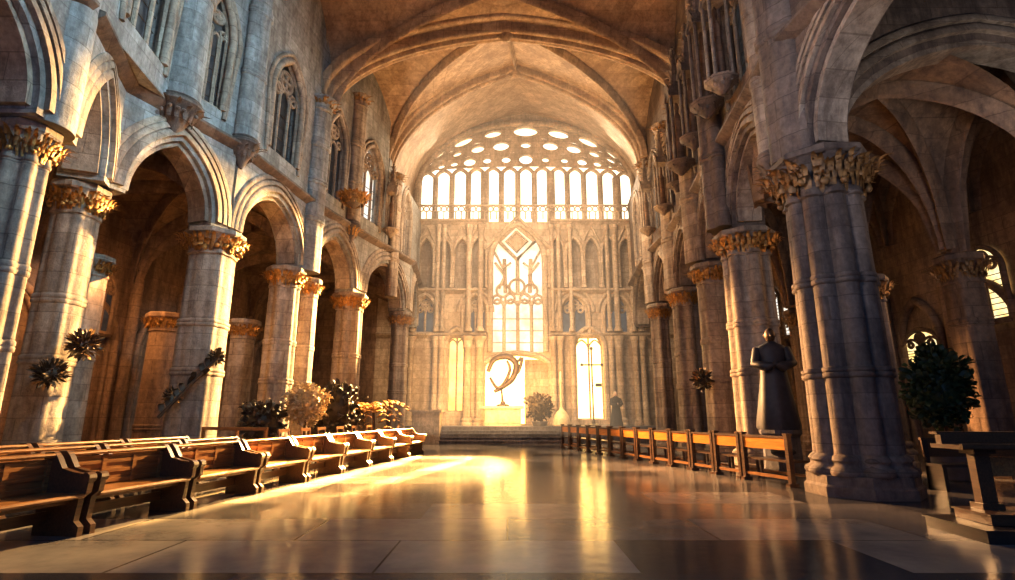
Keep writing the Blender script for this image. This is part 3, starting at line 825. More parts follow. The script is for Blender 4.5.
# swirling sculpture
t = thing('bronze_sculpture', 'swirling bronze ribbon sculpture on the altar against the golden window', 'sculpture', (B(503, 415)[0], YB-.9, PZ+1.035))
def bl(px, py, dy=0):
    p = at_y(px, py, YB-.9+dy); return p-V((B(503, 415)[0], YB-.9, PZ+1.02))
def ribbon(pts, rad): 
    m = MB(); P = [V(p) for p in pts]; Q = []
    for i in range(len(P)-1):
        p0, p1, p2, p3 = P[max(i-1, 0)], P[i], P[i+1], P[min(i+2, len(P)-1)]
        for k in range(6):
            s = k/6; Q.append(.5*((2*p1)+(p2-p0)*s+(2*p0-5*p1+4*p2-p3)*s*s+(3*p1-p0-3*p2+p3)*s**3))
    Q.append(P[-1]); n = len(Q)-1
    m.tube(Q, [rad*(.35+.65*math.sin(PI*(.12+.8*i/n))) for i in range(n+1)], 10); return m
obj('ribbon', ribbon([bl(488, 372), bl(494, 360), bl(507, 357), bl(516, 364), bl(513, 378, -.1), bl(503, 387), bl(494, 392)], .17), 'bronze', t)
obj('ribbon', ribbon([bl(490, 378), bl(497, 388, -.1), bl(504, 384), bl(510, 370, .1), bl(507, 361)], .10), 'bronze', t)
obj('ribbon', ribbon([bl(516, 364), bl(522, 358), bl(519, 371), bl(514, 376)], .09), 'bronze', t)
m = MB(); m.tube([V((0, 0, .02)), bl(502, 395), bl(501, 386)], [.09, .05, .06], 8); m.revolve([(.35, 0), (.35, .06), (.15, .12), (.1, .25)], seg=14); obj('stem', m, 'bronze', t)
# thin standing cross before the right golden lancet
cx, _ = B(591, 400)
t = thing('standing_cross', 'thin dark standing cross in front of the right golden lancet', 'cross', (cx, YB-.7, PZ))
_, zt = B(591, 350); zt -= PZ; _, za = B(591, 366); za -= PZ
m = MB(); m.tube([(0, 0, .1), (0, 0, zt)], .045, 8); m.tube([(-.55, 0, za), (.55, 0, za)], .045, 8); m.blob((0, 0, zt), .1, 8, 6, 0)
for s in (-1, 1): m.blob((.55*s, 0, za), .09, 8, 6, 0)
obj('cross_shaft', m, 'iron', t); m = MB(); m.revolve([(.3, 0), (.3, .05), (.12, .12), (.07, .3)], seg=12); obj('foot_plate', m, 'iron', t)
m = MB(); m.box((.33, -.02, za-1.1), (.34, .06, .18)); m.tube([(0, 0, za-1.1), (.3, 0, za-1.1)], .02, 5); obj('name_board', m, 'iron', t)
# dome-footed candle stand
q = at_y(562, 425, YP+.3)
t = thing('candle_stand', 'pale bell-footed candle stand at the right end of the choir steps', 'candle stand', (q.x, YP+.45, PZ))
m = MB(); m.revolve([(.42, 0), (.46, .05), (.44, .25), (.38, .5), (.24, .72), (.10, .85), (.07, .95)], seg=20); obj('bell_foot', m, 'cream', t)
m = MB(); m.revolve([(.045, .9), (.04, 2.2), (.09, 2.25), (.10, 2.32), (.05, 2.36)], seg=10); obj('pole', m, 'cream', t)
m = MB(); m.revolve([(.05, 2.34), (.05, 2.75), (.02, 2.77)], seg=10); obj('candle', m, 'wax', t)
# bushes
def bush(name, label, loc, r, mat, n=260, sz=.14, trunk=0, pot=None, sc=(1, 1, 1), group=None, cat='plant'):
    t = thing(name, label, cat, loc, 0, group); rg = random.Random(int(r*1000)+n)
    f = MB(); c = V((0, 0, trunk+r*sc[2]*.85+(pot or 0)))
    for i in range(n):
        d = V((rg.gauss(0, 1), rg.gauss(0, 1), rg.gauss(0, 1))).normalized()
        k = r*(rg.uniform(.55, 1.0))*(1+.25*noise.noise(d*2+c))
        p = c+V((d.x*k*sc[0], d.y*k*sc[1], d.z*k*sc[2]))
        up = (d+V((rg.uniform(-.6, .6), rg.uniform(-.6, .6), rg.uniform(-.2, .8)))).normalized()
        o = up.cross(V((rg.uniform(-1, 1), rg.uniform(-1, 1), .3))).normalized()
        f.leaf(p, o, up, sz*rg.uniform(.7, 1.3), sz*.35, .5)
    f.blob(c, r*.72, 12, 8, .3, sc)
    obj('foliage', f, mat, t, 60)
    s = MB(); s.tube([(0, 0, pot*.8 if pot else 0), (.02, 0, trunk*.5+.1), (0, 0, c.z)], [.06, .05, .03], 7)
    for k in range(4):
        a = k*1.6+.3; s.tube([(0, 0, c.z*.7), (.3*r*math.cos(a), .3*r*math.sin(a), c.z)], .02, 5)
    obj('stem', s, 'wood_dark', t)
    if pot:
        b = MB(); b.revolve([(.30, 0), (.34, .03), (.42, pot*.85), (.46, pot*.88), (.46, pot), (.40, pot), (.38, pot*.9), (.02, pot*.88)], seg=20); obj('pot', b, 'pot_grey', t)
    return t
q = at_y(540, 425, YP+.5); bush('altar_bush', 'dark rounded bush on the choir platform right of the altar', (q.x, YP+.7, PZ), .62, 'leaf_dark', 320, .2, .15, .25, (1.1, .9, 1))
q = at_y(304, 430, 15.6); bush('pale_bush', 'pale round cream bush behind the left benches', (q.x, 15.6, 0), .56, 'leaf_pale', 900, .11, .75, .4)
q = at_y(336, 430, 17.5); bush('dark_bush', 'dark blue-brown bush behind the left benches, next to the cream one', (q.x, 17.5, 0), .72, 'leaf_dark', 320, .2, .35, .4, (1, .9, 1.2))
q = at_y(262, 430, 14.4); bush('dark_bush', 'low dark bush behind the left benches in front of the twin-shaft pier', (q.x, 14.4, 0), .5, 'leaf_dark', 220, .18, .35, .35)
# orange palm
q = at_y(372, 430, 20.3)
t = thing('orange_palm', 'orange-leaved palm with spreading fronds behind the left benches', 'plant', (q.x, 20.3, 0))
m = MB(); m.tube([(0, 0, 0), (.05, 0, .9), (0, 0, 1.7)], [.10, .07, .05], 8); obj('trunk', m, 'wood_dark', t)
m = MB(); rg = random.Random(5)
for i in range(22):
    a = 2*PI*i/22+rg.uniform(-.1, .1); L = rg.uniform(.9, 1.3); el = rg.uniform(.2, 1.0)
    for k in range(7):
        s = k/6; p = V((math.cos(a)*L*s, math.sin(a)*L*s, 1.65+el*s-.9*s*s))
        for sd in (-1, 1):
            d = V((-math.sin(a)*sd, math.cos(a)*sd, -.25))+V((math.cos(a), math.sin(a), 0))*.8
            m.leaf(p, (0, 0, 1), d, .30*(1-.4*s), .05, -.3)
obj('fronds', m, 'leaf_orange', t, 60)
m = MB(); m.revolve([(.25, 0), (.34, .4), (.37, .42), (.02, .40)], seg=16); obj('pot', m, 'pot_grey', t)
# right aisle tree
bush('potted_tree', 'dark green potted tree before the lit lancet in the right aisle', (9.35, 11.85, 0), .80, 'leaf_green', 1100, .14, .55, .62, (.72, .72, 1.1), cat='plant')

# ================================================================== benches on the left
def bench_proto(L):
    t = thing('choir_bench', 'x', 'bench', (0, 0, 0), 0, 'choir benches on the left')
    h = L/2-.05
    m = MB(); m.box((.02, 0, .43), (.48, 2*h-.1, .05)); m.tube([(.26, -h+.05, .43), (.26, h-.05, .43)], .028, 8); obj('seat', m, 'wood', t)
    m = MB(); m.box((-.25, 0, .62), (.04, 2*h-.1, .40))
    for z in (.50, .62, .74): m.box((-.225, 0, z), (.03, 2*h-.1, .045))
    for k in range(4): m.box((-.222, -h+.08+(2*h-.16)*k/3, .62), (.035, .06, .36))
    obj('backrest', m, 'wood', t, 30)
    m = MB(); m.box((-.255, 0, .86), (.13, 2*h, .045)); m.tube([(-.19, -h, .86), (-.19, h, .86)], .024, 8); obj('top_rail', m, 'wood', t)
    for s in (-1, 1):
        m = MB(); y = s*(h-.03)
        prf = [(-.30, 0), (.27, 0), (.27, .10), (.20, .16), (.22, .40), (.30, .46), (.31, .58), (.24, .66), (.10, .68), (-.06, .72), (-.14, .84), (-.20, .90), (-.31, .90)]
        A = [(x, y-.035, z) for x, z in prf]; Bq = [(x, y+.035, z) for x, z in prf]
        m.loft([A, Bq]); m.tube([(.27, y-.05, .62), (.27, y+.05, .62)], .06, 10); obj('end_panel', m, 'wood_dark', t, 30)
    m = MB(); m.box((-.16, 0, .20), (.03, 2*h-.12, .12)); m.box((.10, 0, .375), (.03, 2*h-.12, .06)); obj('kick_board', m, 'wood_dark', t)
    return t
ORD = ['nearest', 'second', 'third', 'fourth', 'fifth', 'sixth', 'seventh', 'eighth', 'ninth', 'tenth', 'eleventh', 'twelfth', 'thirteenth', 'fourteenth', 'fifteenth', 'sixteenth']
BL_ = 1.70
proto = bench_proto(BL_)
P0, P1 = V((-4.6, 7.41, 0)), V((-3.02, 19.3, 0)); d = (P1-P0).normalized(); rzL = -math.atan2(d.x, d.y); nrm = V((d.y, -d.x, 0))
first = True
def put(loc, lab, grp):
    global first
    if first:
        first = False; proto.location = loc; proto.rotation_euler = (0, 0, rzL); proto['label'] = lab; proto['group'] = grp; return proto
    return dup(proto, loc, rzL, lab, grp)
for i in range(9):
    c = P0+d*(-1.75-.85+BL_*(i+.5))-nrm*.30
    put(c, ('nearest bench of the left aisle-side row, dark at the lower left corner' if i == 0 else '%s carved wooden bench from the near end of the left aisle-side row' % ORD[i].capitalize()).lower() if i < 8 else 'farthest carved wooden bench of the left aisle-side row, by the choir', 'front row of benches on the left')
for r in (1, 2):
    for i in range(4):
        c = P0+d*(-1.75-.85+BL_*(i+.5))-nrm*(.30+1.15*r)
        put(c, '%s bench from the near end of the %s row on the left, mostly hidden' % (ORD[i], ('second', 'third')[r-1]), ('second row of benches on the left', 'third row of benches on the left')[r-1])
# open-backed chairs further behind
def chair_proto():
    t = thing('wooden_chair', 'x', 'chair'); W = .46
    m = MB(); m.box((0, 0, .45), (.42, W, .035)); obj('seat', m, 'wood', t)
    for sx, sy in ((1, 1), (1, -1)):
        m = MB(); m.box((sx*.18, sy*.2, .22), (.04, .04, .44)); obj('leg', m, 'wood_dark', t)
    for sy in (1, -1):
        m = MB(); m.tube([(-.18, sy*.2, 0), (-.19, sy*.2, .45), (-.27, sy*.2, 1.02)], .022, 6); obj('leg', m, 'wood', t)
    m = MB(); m.box((-.265, 0, .98), (.03, W, .07)); m.box((-.24, 0, .78), (.025, W-.06, .05)); m.box((-.215, 0, .64), (.025, W-.06, .05)); obj('backrest', m, 'wood', t)
    return t
cp = chair_proto(); cg = 'wooden chairs behind the left benches'
for i, px in enumerate((294, 315, 330, 348, 362, 376)):
    y = 12.6+i*1.15; q = at_y(px, 436, y)
    lab = '%s wooden chair from the near end of the line behind the left benches' % ORD[i]
    if i == 0: cp.location = (q.x, y, 0); cp.rotation_euler = (0, 0, -.15); tag(cp, lab, 'chair', cg)
    else: dup(cp, (q.x, y, 0), -.15, lab, cg)
q = at_y(245, 436, 13.2)
t = thing('open_backed_bench', 'dark bench with an open railed back behind the left benches, before the twin-shaft pier', 'bench', (q.x, 13.0, 0), math.radians(70))
m = MB(); m.box((0, 0, .46), (.40, 1.9, .05)); obj('seat', m, 'wood_dark', t)
m = MB(); m.box((-.22, 0, 1.02), (.05, 1.95, .07)); m.box((-.22, 0, .72), (.03, 1.9, .05)); obj('back_rail', m, 'wood', t)
for y in (-.93, -.1, .93):
    m = MB(); m.box((-.22, y, .51), (.06, .06, 1.02)); obj('back_post', m, 'wood', t)
for y in (-.9, .9):
    m = MB(); m.box((.17, y, .22), (.06, .06, .44)); obj('leg', m, 'wood_dark', t)

# ================================================================== railed benches on the right
def rbench(L):
    t = thing('railed_bench', 'x', 'bench', (0, 0, 0), 0, 'row of railed benches on the right'); h = L/2
    for s in (-1, 1):
        m = MB(); y = s*(h-.05); m.box((0, y, .47), (.10, .085, .94)); m.box((0, y, .955), (.13, .115, .04)); m.box((0, y, .03), (.2, .11, .06)); obj('post', m, 'wood_dark', t, 30)
        m = MB(); m.tube([(.42, y, 0), (.40, y, .44)], .03, 6); obj('leg', m, 'wood_dark', t)
    m = MB(); m.box((-.005, 0, .77), (.035, 2*h-.18, .22)); obj('back_board', m, 'wood_orange_lit', t, label='back board in saturated orange, coloured as if warmly lit')
    m = MB(); m.box((0, 0, .90), (.09, 2*h-.18, .045)); obj('top_rail', m, 'wood_dark', t)
    m = MB(); m.box((.22, 0, .45), (.42, 2*h-.04, .04)); obj('seat', m, 'wood_dark', t)
    m = MB(); m.box((0, 0, .15), (.045, 2*h-.18, .06)); m.box((.40, 0, .18), (.035, 2*h-.18, .05)); obj('stretcher', m, 'wood', t)
    return t
Q0, Q1 = V((5.45, 10.35, 0)), V((2.35, 23.4, 0)); dq = (Q1-Q0).normalized(); rzR = -math.atan2(dq.x, dq.y)
b0 = rbench(1.42)
nR = 13
b0.location = Q0+dq*1.02; b0.rotation_euler = (0, 0, rzR); tag(b0, 'longest and nearest railed bench on the right, beside the huge pier', 'bench', 'row of railed benches on the right')
pp = None
for i in range(nR-1):
    loc = Q0+dq*(1.76+(i+.5)*.985); lab = '%s railed bench from the near end of the right row' % ORD[i+1] if i < nR-2 else 'farthest railed bench of the right row, by the choir steps'
    if pp is None:
        pp = rbench(.955); pp.location = loc; pp.rotation_euler = (0, 0, rzR); pp['label'] = lab
    else: dup(pp, loc, rzR, lab, 'row of railed benches on the right')
# dark cushion on the nearest bench
c = Q0+dq*.85+V((.26, .06, .51))
m = MB(); m.blob((0, 0, .10), .30, 14, 9, .15, (.6, 1.2, .34)); o = obj('dark_cushion', m, 'cloth_dark', loc=c); tag(o, 'dark cushion on the seat of the nearest right bench', 'cushion')

# ================================================================== kneeler in the right foreground
p = at_z(990, 530, 0)
t = thing('prayer_desk', 'dark wooden prayer desk on stepped planks at the lower right edge', 'prayer desk', (5.45, 6.55, 0), math.radians(-4))
m = MB(); m.box((.55, -.05, .06), (1.9, .95, .12)); m.box((.55, -.05, .125), (1.94, .99, .02)); obj('platform', m, 'wood_black', t)
m = MB(); m.box((.65, .0, .19), (1.6, .55, .10)); m.box((.65, .0, .245), (1.64, .59, .02)); obj('kneeling_board', m, 'wood_dark', t)
for x in (.12, 1.3):
    m = MB(); m.box((x, .12, .58), (.17, .12, .70)); m.box((x, .12, .28), (.24, .2, .08)); m.box((x, .12, .90), (.24, .24, .06)); obj('post', m, 'wood_dark', t, 30)
m = MB(); m.box((.65, .12, .95), (1.75, .52, .05)); m.box((.65, -.15, .965), (1.78, .05, .05)); m.box((.65, .30, 1.03), (1.65, .10, .12)); m.box((.65, .34, 1.10), (1.7, .14, .03)); obj('desk_top', m, 'wood_dark', t, 30)
m = MB(); m.box((.65, .16, .72), (1.1, .03, .22)); obj('front_panel', m, 'wood', t)
# dark benches in the right aisle
for i, (x, y, L) in enumerate(((8.9, 10.2, 2.4), (10.6, 8.9, 2.2))):
    t = thing('aisle_bench', ('long dark bench in the right aisle below the potted tree', 'dark bench in the right aisle behind the prayer desk')[i], 'bench', (x, y, 0), 0, 'dark benches in the right aisle')
    m = MB(); m.box((0, 0, .44), (L, .40, .05)); obj('seat', m, 'wood_black', t)
    m = MB(); m.box((0, .2, .72), (L, .04, .30)); m.box((0, .2, .89), (L+.04, .07, .04)); obj('backrest', m, 'wood_dark', t)
    for s in (-1, 1):
        m = MB(); m.box((s*(L/2-.06), .02, .22), (.07, .40, .44)); m.box((s*(L/2-.06), .2, .45), (.07, .06, .90)); obj('leg', m, 'wood_black', t)

# ================================================================== statues and brackets
def robed(t, h, mat, hmat=None):
    m = MB(); R = []
    prof_ = [(.0, .30, .24), (.04, .31, .25), (.30, .25, .20), (.52, .20, .15), (.66, .19, .135), (.76, .23, .14), (.81, .22, .13), (.845, .10, .08), (.865, .06, .06)]
    for z, rx, ry in prof_:
        ring = []
        for j in range(28):
            a = 2*PI*j/28; k = 1+(.06*math.sin(7*a)+.04*math.sin(11*a+1))*max(0, 1-z/.7)
            ring.append((rx*k*math.cos(a)*h*.62, ry*k*math.sin(a)*h*.62, z*h))
        R.append(ring)
    m.loft(R)
    for s in (-1, 1):
        m.tube([(s*.13*h, 0, .79*h), (s*.165*h, -.05*h, .64*h), (s*.07*h, -.13*h, .60*h), (s*.01*h, -.14*h, .62*h)], [.045*h, .05*h, .055*h, .025*h], 9)
    obj('robe', m, mat, t, 60)
    for s in (-1, 1):
        g = MB(); g.blob((s*.012*h, -.14*h, .625*h), .022*h, 8, 6, 0, (.7, .8, 1.3))
        for k in range(5): g.tube([(s*.012*h, -.14*h, (.612+.01*k)*h), (s*.002*h, -.163*h, (.618+.011*k)*h), (s*-.014*h, -.160*h, (.632+.011*k)*h)], [.006*h, .0055*h, .004*h], 6)
        obj('hand', g, hmat or mat, t, 60)
    f = MB(); f.blob((0, -.01*h, .925*h), .062*h, 14, 10, 0, (.85, 1, 1.2)); f.blob((0, -.07*h, .918*h), .014*h, 6, 5, 0, (.8, 1, 1.4))
    f.tube([(0, 0, .84*h), (0, 0, .89*h)], .035*h, 8)
    for s in (-1, 1):
        f.blob((s*.022*h, -.058*h, .935*h), .008*h, 6, 4, 0); f.blob((s*.054*h, 0, .925*h), .014*h, 6, 5, 0, (.5, 1, 1.4))
    f.tube([(-.02*h, -.064*h, .898*h), (.02*h, -.064*h, .898*h)], .005*h, 5)
    return f
q = at_y(774, 430, 12.4)
t = thing('robed_statue', 'tall dark robed statue on a plinth beside the broad right pier', 'statue', (6.25, 12.75, 0), -.3)
m = MB(); m.revolve([(.46, 0), (.46, .12), (.42, .2), (.40, .85), (.46, .92), (.46, 1.0)], seg=8, rot=PI/8); obj('plinth', m, 'stone_cool_dark', t, 30)
t2 = t
f = robed(t, 2.35, 'statue_dark'); obj('head', f, 'bronze', t)
for ch in t.children:
    if ch.name.startswith(('robe', 'head', 'hand')): ch.location.z = 1.0
# person
q = at_y(617, 430, 28.6)
t = thing('person', 'standing person in a long dark coat on the choir platform beside the gold lancet', 'person', (q.x, 28.6, PZ), .2)
f = robed(t, 1.75, 'cloth_dark', 'skin'); obj('head', f, 'skin', t)
m = MB(); m.blob((0, .02, 1.655), .115, 12, 8, .1, (.9, 1, 1)); obj('hair', m, 'hair_pale', t)
# leafy brackets on the left piers
def bracket(label, p, n, r, branch=None, mat='iron', gm='gilt_dim'):
    t = thing('leafy_bracket', label, 'bracket', p, 0, 'leafy brackets on the left piers'); n = V(n).normalized(); rg = random.Random(int(r*999))
    m = MB(); c = n*r*1.12; m.tube([n*0, n*.1, c], .05, 7); m.blob(c, r*.45, 10, 7, .5); obj('arm', m, mat, t)
    m = MB()
    for i in range(190):
        d = V((rg.gauss(0, 1), rg.gauss(0, 1), rg.gauss(0, 1))).normalized(); m.leaf(c+d*r*rg.uniform(.3, .7), d, (d+V((rg.uniform(-1, 1), rg.uniform(-1, 1), rg.uniform(-.5, 1)))).normalized(), r*.24, r*.085, .8)
    obj('leaves', m, mat, t, 60)
    m = MB()
    for i in range(40):
        d = V((rg.gauss(0, 1), rg.gauss(0, 1), rg.gauss(0, 1))).normalized(); m.leaf(c+d*r*.6, d, (d+V((rg.uniform(-1, 1), 0, .6))).normalized(), r*.26, r*.09, .8)
    obj('gilded_leaves', m, gm, t, 60, label='gilded leaves among the dark ones')
    if branch:
        m = MB(); m.tube(branch, .045, 6)
        for k in range(12):
            a = V(branch[0]).lerp(V(branch[-1]), k/12); m.leaf(a, n, V((rg.uniform(-1, 1), 0, 1)), .25, .07, .6)
        obj('branch', m, mat, t)
def bracket_on(label, pc, Rp, px, py, r, branch=None, mat='iron', gm='gilt_dim'):
    best = None
    for k in range(-80, 81):
        base = math.atan2(-pc[1], -pc[0])+math.radians(k); n = V((math.cos(base), math.sin(base), 0))
        c = V((pc[0], pc[1], 0))+n*(Rp+.03+r*1.12); z = at_y(px, py, c.y).z
        q = 507.5+FPX*c.x/(c.y*_c+(z-CH)*_s)
        if best is None or abs(q-px) < best[0]: best = (abs(q-px), n, z)
    _, n, z = best; p = V((pc[0], pc[1], z))+n*(Rp+.03)
    bracket(label, p, n, r, branch, mat, gm)
bracket_on('dark leafy bracket low on the sunlit left pier, left of its lit branch', LP[3], .69, 172, 396, .23)
bracket_on('dark leaf cluster with a slanting branch on the sunlit side of the left pier', LP[3], .69, 216, 358, .23, [(.3, -.25, 0), (-.1, -.6, -.7), (-.6, -.85, -1.45)])
bracket_on('gilded leafy bracket between the thick left pier and the brown aisle column', (LP[2][0]-.15, LP[2][1]), .51, 84, 345, .33, None, 'bronze', 'gilt')
bracket_on('dark leafy bracket low on the thick left pier', (LP[2][0]-.15, LP[2][1]), .51, 50, 374, .32)
bracket_on('dark leafy bracket on the sunlit round right pier', (6.75, 17.3), .58, 702, 380, .36)
q = at_y(336, 195, 19.0)
t = thing('gilded_corbel', 'round gilded leaf corbel beside the grey vaulting shaft', 'corbel', (-5.9, 19.3, q.z))
m = MB(); m.revolve([(.05, -.4), (.3, -.2), (.45, 0), (.48, .1), (.1, .12)], seg=14); obj('bowl', m, 'stone_dark', t); m = MB(); leafy_ring(m, .40, -.28, .4, 26, 4, .2, .05); obj('leaves', m, 'gilt', t, 60)

# ================================================================== aisles
AL = [(-15.0, 3), (-14.2, 11), (-13.2, 18.5), (-12.2, YB)]
m = MB(); fr = []
for a_, b_ in zip(AL, AL[1:]):
    w = Wall(a_, b_, 1); wall_solid(m, w, 0, 11, -.4, 0, []); fr.append(w)
wal = struct('wall_aisle_left', m, 'stone_aisle', 'brown outer wall of the left aisle')
ok = []
for w in fr:
    n = max(2, int(w.L/2.4))
    for i in range(n):
        c = w.L*(i+.5)/n; a = .75; ok.append((w, c))
        m = MB(); P = [(c-a, 0.3)]+[(c+u, 3.6+z) for u, z in arch_pts(a, 1.3, 16)]+[(c+a, .3)]
        m.tube([w.P(u, z, .08) for u, z in P], .13, 7); m.tube([w.P(c+(u-c)*.72, z-.2, .05) for u, z in P], .08, 7)
        m.tube([w.P(w.L*i/n, 0, .12), w.P(w.L*i/n, 6.0, .12)], .2, 8); obj('blind_arch', m, 'stone_aisle', wal, 60)
w = fr[1]
pl = at_x(66, 415, -13.6)
window(nw(), fr[0], 6.6, .45, 1.0, 3.2, .9, .1, 'glass_yellow', 2, 'stone_aisle', .1, label='low lit lancet deep in the left aisle')
for a, b in ((6.2, 1), (4.5, 2)):
    window(nw(), fr[b], a, .4, 3.9, 5.2, .7, .15, 'glass_dark', 2, 'stone_aisle', .1)
AR = [(15.6, 3), (15.0, 12), (14.4, 20), (13.0, YB)]
m = MB(); fr2 = []
for a_, b_ in zip(AR, AR[1:]):
    w = Wall(a_, b_, -1); wall_solid(m, w, 0, 11, -.4, 0, []); fr2.append(w)
war = struct('wall_aisle_right', m, 'stone_aisle', 'brown outer wall of the right aisle')
for w in fr2:
    n = max(2, int(w.L/2.6))
    for i in range(n):
        c = w.L*(i+.5)/n; a = .8
        m = MB(); P = [(c-a, .3)]+[(c+u, 3.9+z) for u, z in arch_pts(a, 1.4, 16)]+[(c+a, .3)]
        m.tube([w.P(u, z, .08) for u, z in P], .14, 7); m.tube([w.P(w.L*i/n, 0, .12), w.P(w.L*i/n, 5.6, .12)], .2, 8); obj('blind_arch', m, 'stone_aisle', war, 60)
def on_wall(px, py, ws):
    """where the sight line through a photo point meets an outer wall"""
    x, f, u = _ray(px, py); best = None
    for w in ws:
        den = V((x, f, 0)).dot(w.n)
        if abs(den) < 1e-6: continue
        t = (w.A.dot(w.n))/den; p = V((x*t, f*t, CH+u*t)); uu = (p-V((0, 0, p.z))-w.A).dot(w.d)
        if t > 0 and 0 <= uu <= w.L: return w, uu, p.z
    return None
for pxs, pyb, pys, pyt, aa, gm, lt, lab in (
      (998, 322, 268, 242, .62, 'glass_yellow', 2, 'tall yellow leaded lancet high in the right aisle'),
      (930, 372, 346, 328, .80, 'glass_yellow', 2, 'pale leaded lancet behind the potted tree'),
      (776, 330, 300, 286, .75, 'glass_day', 1, 'narrow white lancet seen through the right arcade, beside the broad pier'),
      (799, 335, 305, 290, .8, 'glass_day', 1, 'white lancet seen through the right arcade, beside the huge pier')):
    r = on_wall(pxs, pyb, fr2)
    if not r: continue
    w, uu, zb = r; _, _, zs = on_wall(pxs, pys, fr2); _, _, zt = on_wall(pxs, pyt, fr2)
    window(nw(), w, uu, aa, zb, zs, zt-zs, .06, gm, lt, 'stone_aisle', .1, label=lab, bars=9, bar=.05)
for nm, a_, b_ in (('wall_aisle_left_end', (-13.5, YB), (X0, YB)), ('wall_aisle_right_end', (X1, YB), (14.5, YB))):
    m = MB(); wall_solid(m, Wall(a_, b_, 1), 0, 11, -.4, 0, []); struct(nm, m, 'stone_aisle', 'end wall of the aisle')
# aisle vaults
def aisle_vaults(name, inner, outer, zi, zo, crown, mat):
    k = 0
    for i in range(len(inner)-1):
        vault(name % i, (inner[i][0], inner[i][1], zi), (outer[i][0], outer[i][1], zo), (inner[i+1][0], inner[i+1][1], zi), (outer[i+1][0], outer[i+1][1], zo), crown, crown, mat, 'stone_aisle', .26, N=14)
aisle_vaults('ceiling_left_%d', LP[:-1]+[LP[-1]], [(-14.8, 4.5), (-14.5, 8.5), (-14.2, 11.2), (-13.8, 14.5), (-13.3, 18.4), (-13.0, 22), (-12.7, 26), (-12.2, YB)], 6.55, 5.9, 8.7, 'stone_aisle')
MID = [(11.4, 9.9), (10.9, 12.6), (10.7, 16), (10.5, 19.4), (10.2, 23), (10.0, YB)]
aisle_vaults('ceiling_right_%d', [(6.05, 9.9), (6.3, 12.6)]+[(6.6, 16), (7, 19.4), (7, 23), RP[-1]], MID, 6.55, 5.3, 8.9, 'stone_aisle')
aisle_vaults('ceiling_outer_%d', MID, [(15.2, 9.9), (14.9, 12.6), (14.7, 16), (14.4, 19.5), (14, 23), (13, YB)], 5.2, 7.6, 10.4, 'stone_aisle')

vault('ceiling_near_right', (6.6, 4.6, 6.5), (13.6, 4.6, 6.5), (6.1, 9.8, 6.5), (13.6, 9.8, 6.5), 12.4, 12.4, 'stone_dark', 'stone_pale', .42, label='dark ribbed vault over the near right aisle', back=True)
w = Wall((6.05, 9.95), (13.4, 9.95), 1); m = MB(); a = w.L/2-.45; wall_solid(m, w, 6.28, 13, -.3, .3, [(.45, w.L-.45, 6.28, head(w.L/2, a, 6.4, 2.5))])
o = struct('wall_aisle_arch', m, 'stone_dark', 'wall above the wide moulded arch across the right aisle')
for off, n, pr in ((0, 0, mould(.55, .12, 3)), (.2, .3, mould(.24, .14, 1, .05)), (.46, .3, mould(.2, .12, 1, .05))):
    m = MB(); m.sweep([w.P(w.L/2+u, 6.4+z, n) for u, z in arch_pts(a+off, 2.5+off, 30)], pr, w.n*-1 if (w.n.cross(w.d)).z > 0 else w.n); obj('arch_moulding', m, 'stone_pale', o, 50)
# ================================================================== haze in the choir, its glow put in as emission
hz = NT('haze'); hz.n.remove(hz.b)
pv = hz.N('ShaderNodeVolumePrincipled'); out = hz.n['Material Output']
pv.inputs['Color'].default_value = (1, .86, .66, 1); pv.inputs['Density'].default_value = .0
pv.inputs['Anisotropy'].default_value = .3
pv.inputs['Emission Color'].default_value = (1, .70, .42, 1); pv.inputs['Emission Strength'].default_value = .018
hz.L(pv.outputs[0], out.inputs['Volume'])
m = MB(); m.box((.6, 24.4, 9.3), (9.6, 11.4, 17.4)); o = obj('haze', m, 'haze'); o['kind'] = 'stuff'; o['label'] = 'golden haze in the choir that glows by itself'; o['category'] = 'haze'

# ================================================================== light
def area(name, loc, tgt, sx, sy, col, pw, spread=None):
    l = bpy.data.lights.new(name, 'AREA'); l.shape = 'RECTANGLE'; l.size = sx; l.size_y = sy; l.color = col; l.energy = pw
    if spread: l.spread = math.radians(spread)
    o = bpy.data.objects.new(name, l); COL.objects.link(o); o.location = loc
    o.rotation_euler = (V(tgt)-V(loc)).to_track_quat('-Z', 'Y').to_euler(); return o
def spot(name, loc, tgt, col, pw, ang, r=.3, blend=.3):
    l = bpy.data.lights.new(name, 'SPOT'); l.color = col; l.energy = pw; l.spot_size = math.radians(ang); l.spot_blend = blend; l.shadow_soft_size = r
    o = bpy.data.objects.new(name, l); COL.objects.link(o); o.location = loc
    o.rotation_euler = (V(tgt)-V(loc)).to_track_quat('-Z', 'Y').to_euler(); return o
area('window_light', (1, YB-.7, 15), (0, 16, 5), 11, 5, (1, .80, .55), 1300, 130)
area('altar_light', (-.2, 28.6, 2.6), (0, 14, 3.6), 3.5, 2.0, (1, .55, .16), 500).visible_glossy = False
spot('sunbeam_spot', (1.8, 29.6, 9.0), (-6.8, 14.0, 3.0), (1, .62, .24), 150000, 34, .2)  # indoor spots added to stand in for sunlight, this one on the left piers
spot('sunbeam_spot', (-1.6, 29.9, 6.2), (-3.70, 15.0, 0), (1, .58, .17), 1500000, 16, .1, .4).scale = (.34, 1, 1)
spot('sunbeam_spot', (1.2, 29.9, 6.2), (-1.75, 15.0, 0), (1, .58, .17), 900000, 12, .08, .5).scale = (.18, 1, 1)
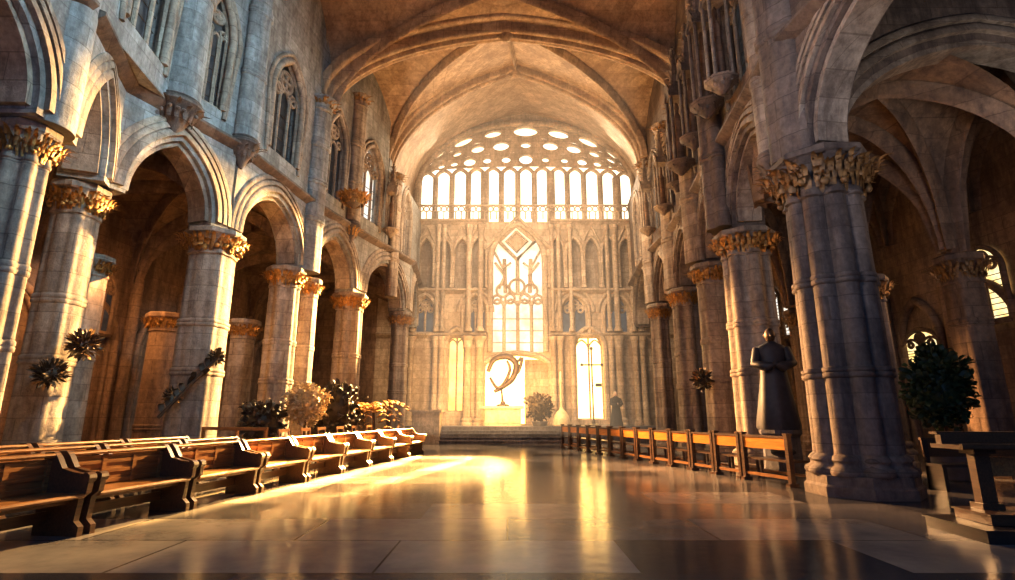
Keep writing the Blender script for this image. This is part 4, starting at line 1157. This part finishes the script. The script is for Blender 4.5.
spot('sunbeam_spot', (0.2, 29.9, 7.0), (-2.3, 15.5, 0), (1, .56, .17), 420000, 19, .1, .9)
spot('sunbeam_spot', (-4.5, 25.5, 6.5), (5.2, 13.4, 1.5), (1, .54, .22), 62000, 27, .2, .6)  # added spot that warms the right benches
area('choir_wash', (.5, 23, 12), (.8, YB, 6), 6, 3, (1, .78, .54), 900)
area('end_wall_fill', (-.3, 26.2, 3.2), (-.3, YB, 2.8), 5, 2.5, (1, .58, .20), 420, 140)  # added lamp facing the end wall, turns its lower part golden
area('vault_wash', (0, 21.5, 7), (0, 20.5, 18), 7, 4, (1, .62, .30), 700)
area('cool_fill', (0, -4, 6), (0, 7, 0), 14, 7, (.18, .40, 1), 400)  # blue fill added behind the camera for the foreground floor
area('aisle_fill', (8.2, 4.5, 3.5), (9.6, 9.9, 8.2), 2.5, 2, (.95, .86, .80), 62, 100)
area('cool_clerestory', (4.6, 6.0, 13.5), (-9, 11.5, 9.0), 3, 2, (.50, .80, 1), 420, 70)
area('neutral_side', (-4, 3, 8), (9, 9.8, 8.5), 3, 3, (.86, .82, .9), 160, 80)  # added lamp that lifts the huge right pier and the wide arch
area('aisle_glow', (-11.5, 14.5, 5.2), (-12, 17, 1), 2.5, 2.5, (1, .50, .18), 220)
area('aisle_glow', (12.6, 13.5, 5.4), (11, 11, 2.5), 2, 2, (1, .52, .22), 160)
w = bpy.data.worlds.new('World'); SC.world = w; w.use_nodes = True
w.node_tree.nodes['Background'].inputs[0].default_value = (.18, .30, .55, 1); w.node_tree.nodes['Background'].inputs[1].default_value = .06

# ================================================================== camera
cam = bpy.data.cameras.new('camera'); cam.sensor_width = 36; cam.lens = FPX/1015*36; cam.clip_start = .05; cam.clip_end = 300
o = bpy.data.objects.new('camera', cam); COL.objects.link(o); o.location = (0, 0, CH); o.rotation_euler = (PI/2+TH, 0, 0); SC.camera = o
SC.view_settings.view_transform = 'Standard'; SC.view_settings.look = 'None'; SC.view_settings.exposure = .12; SC.view_settings.gamma = .9
SC.cycles.max_bounces = 6; SC.cycles.volume_bounces = 0
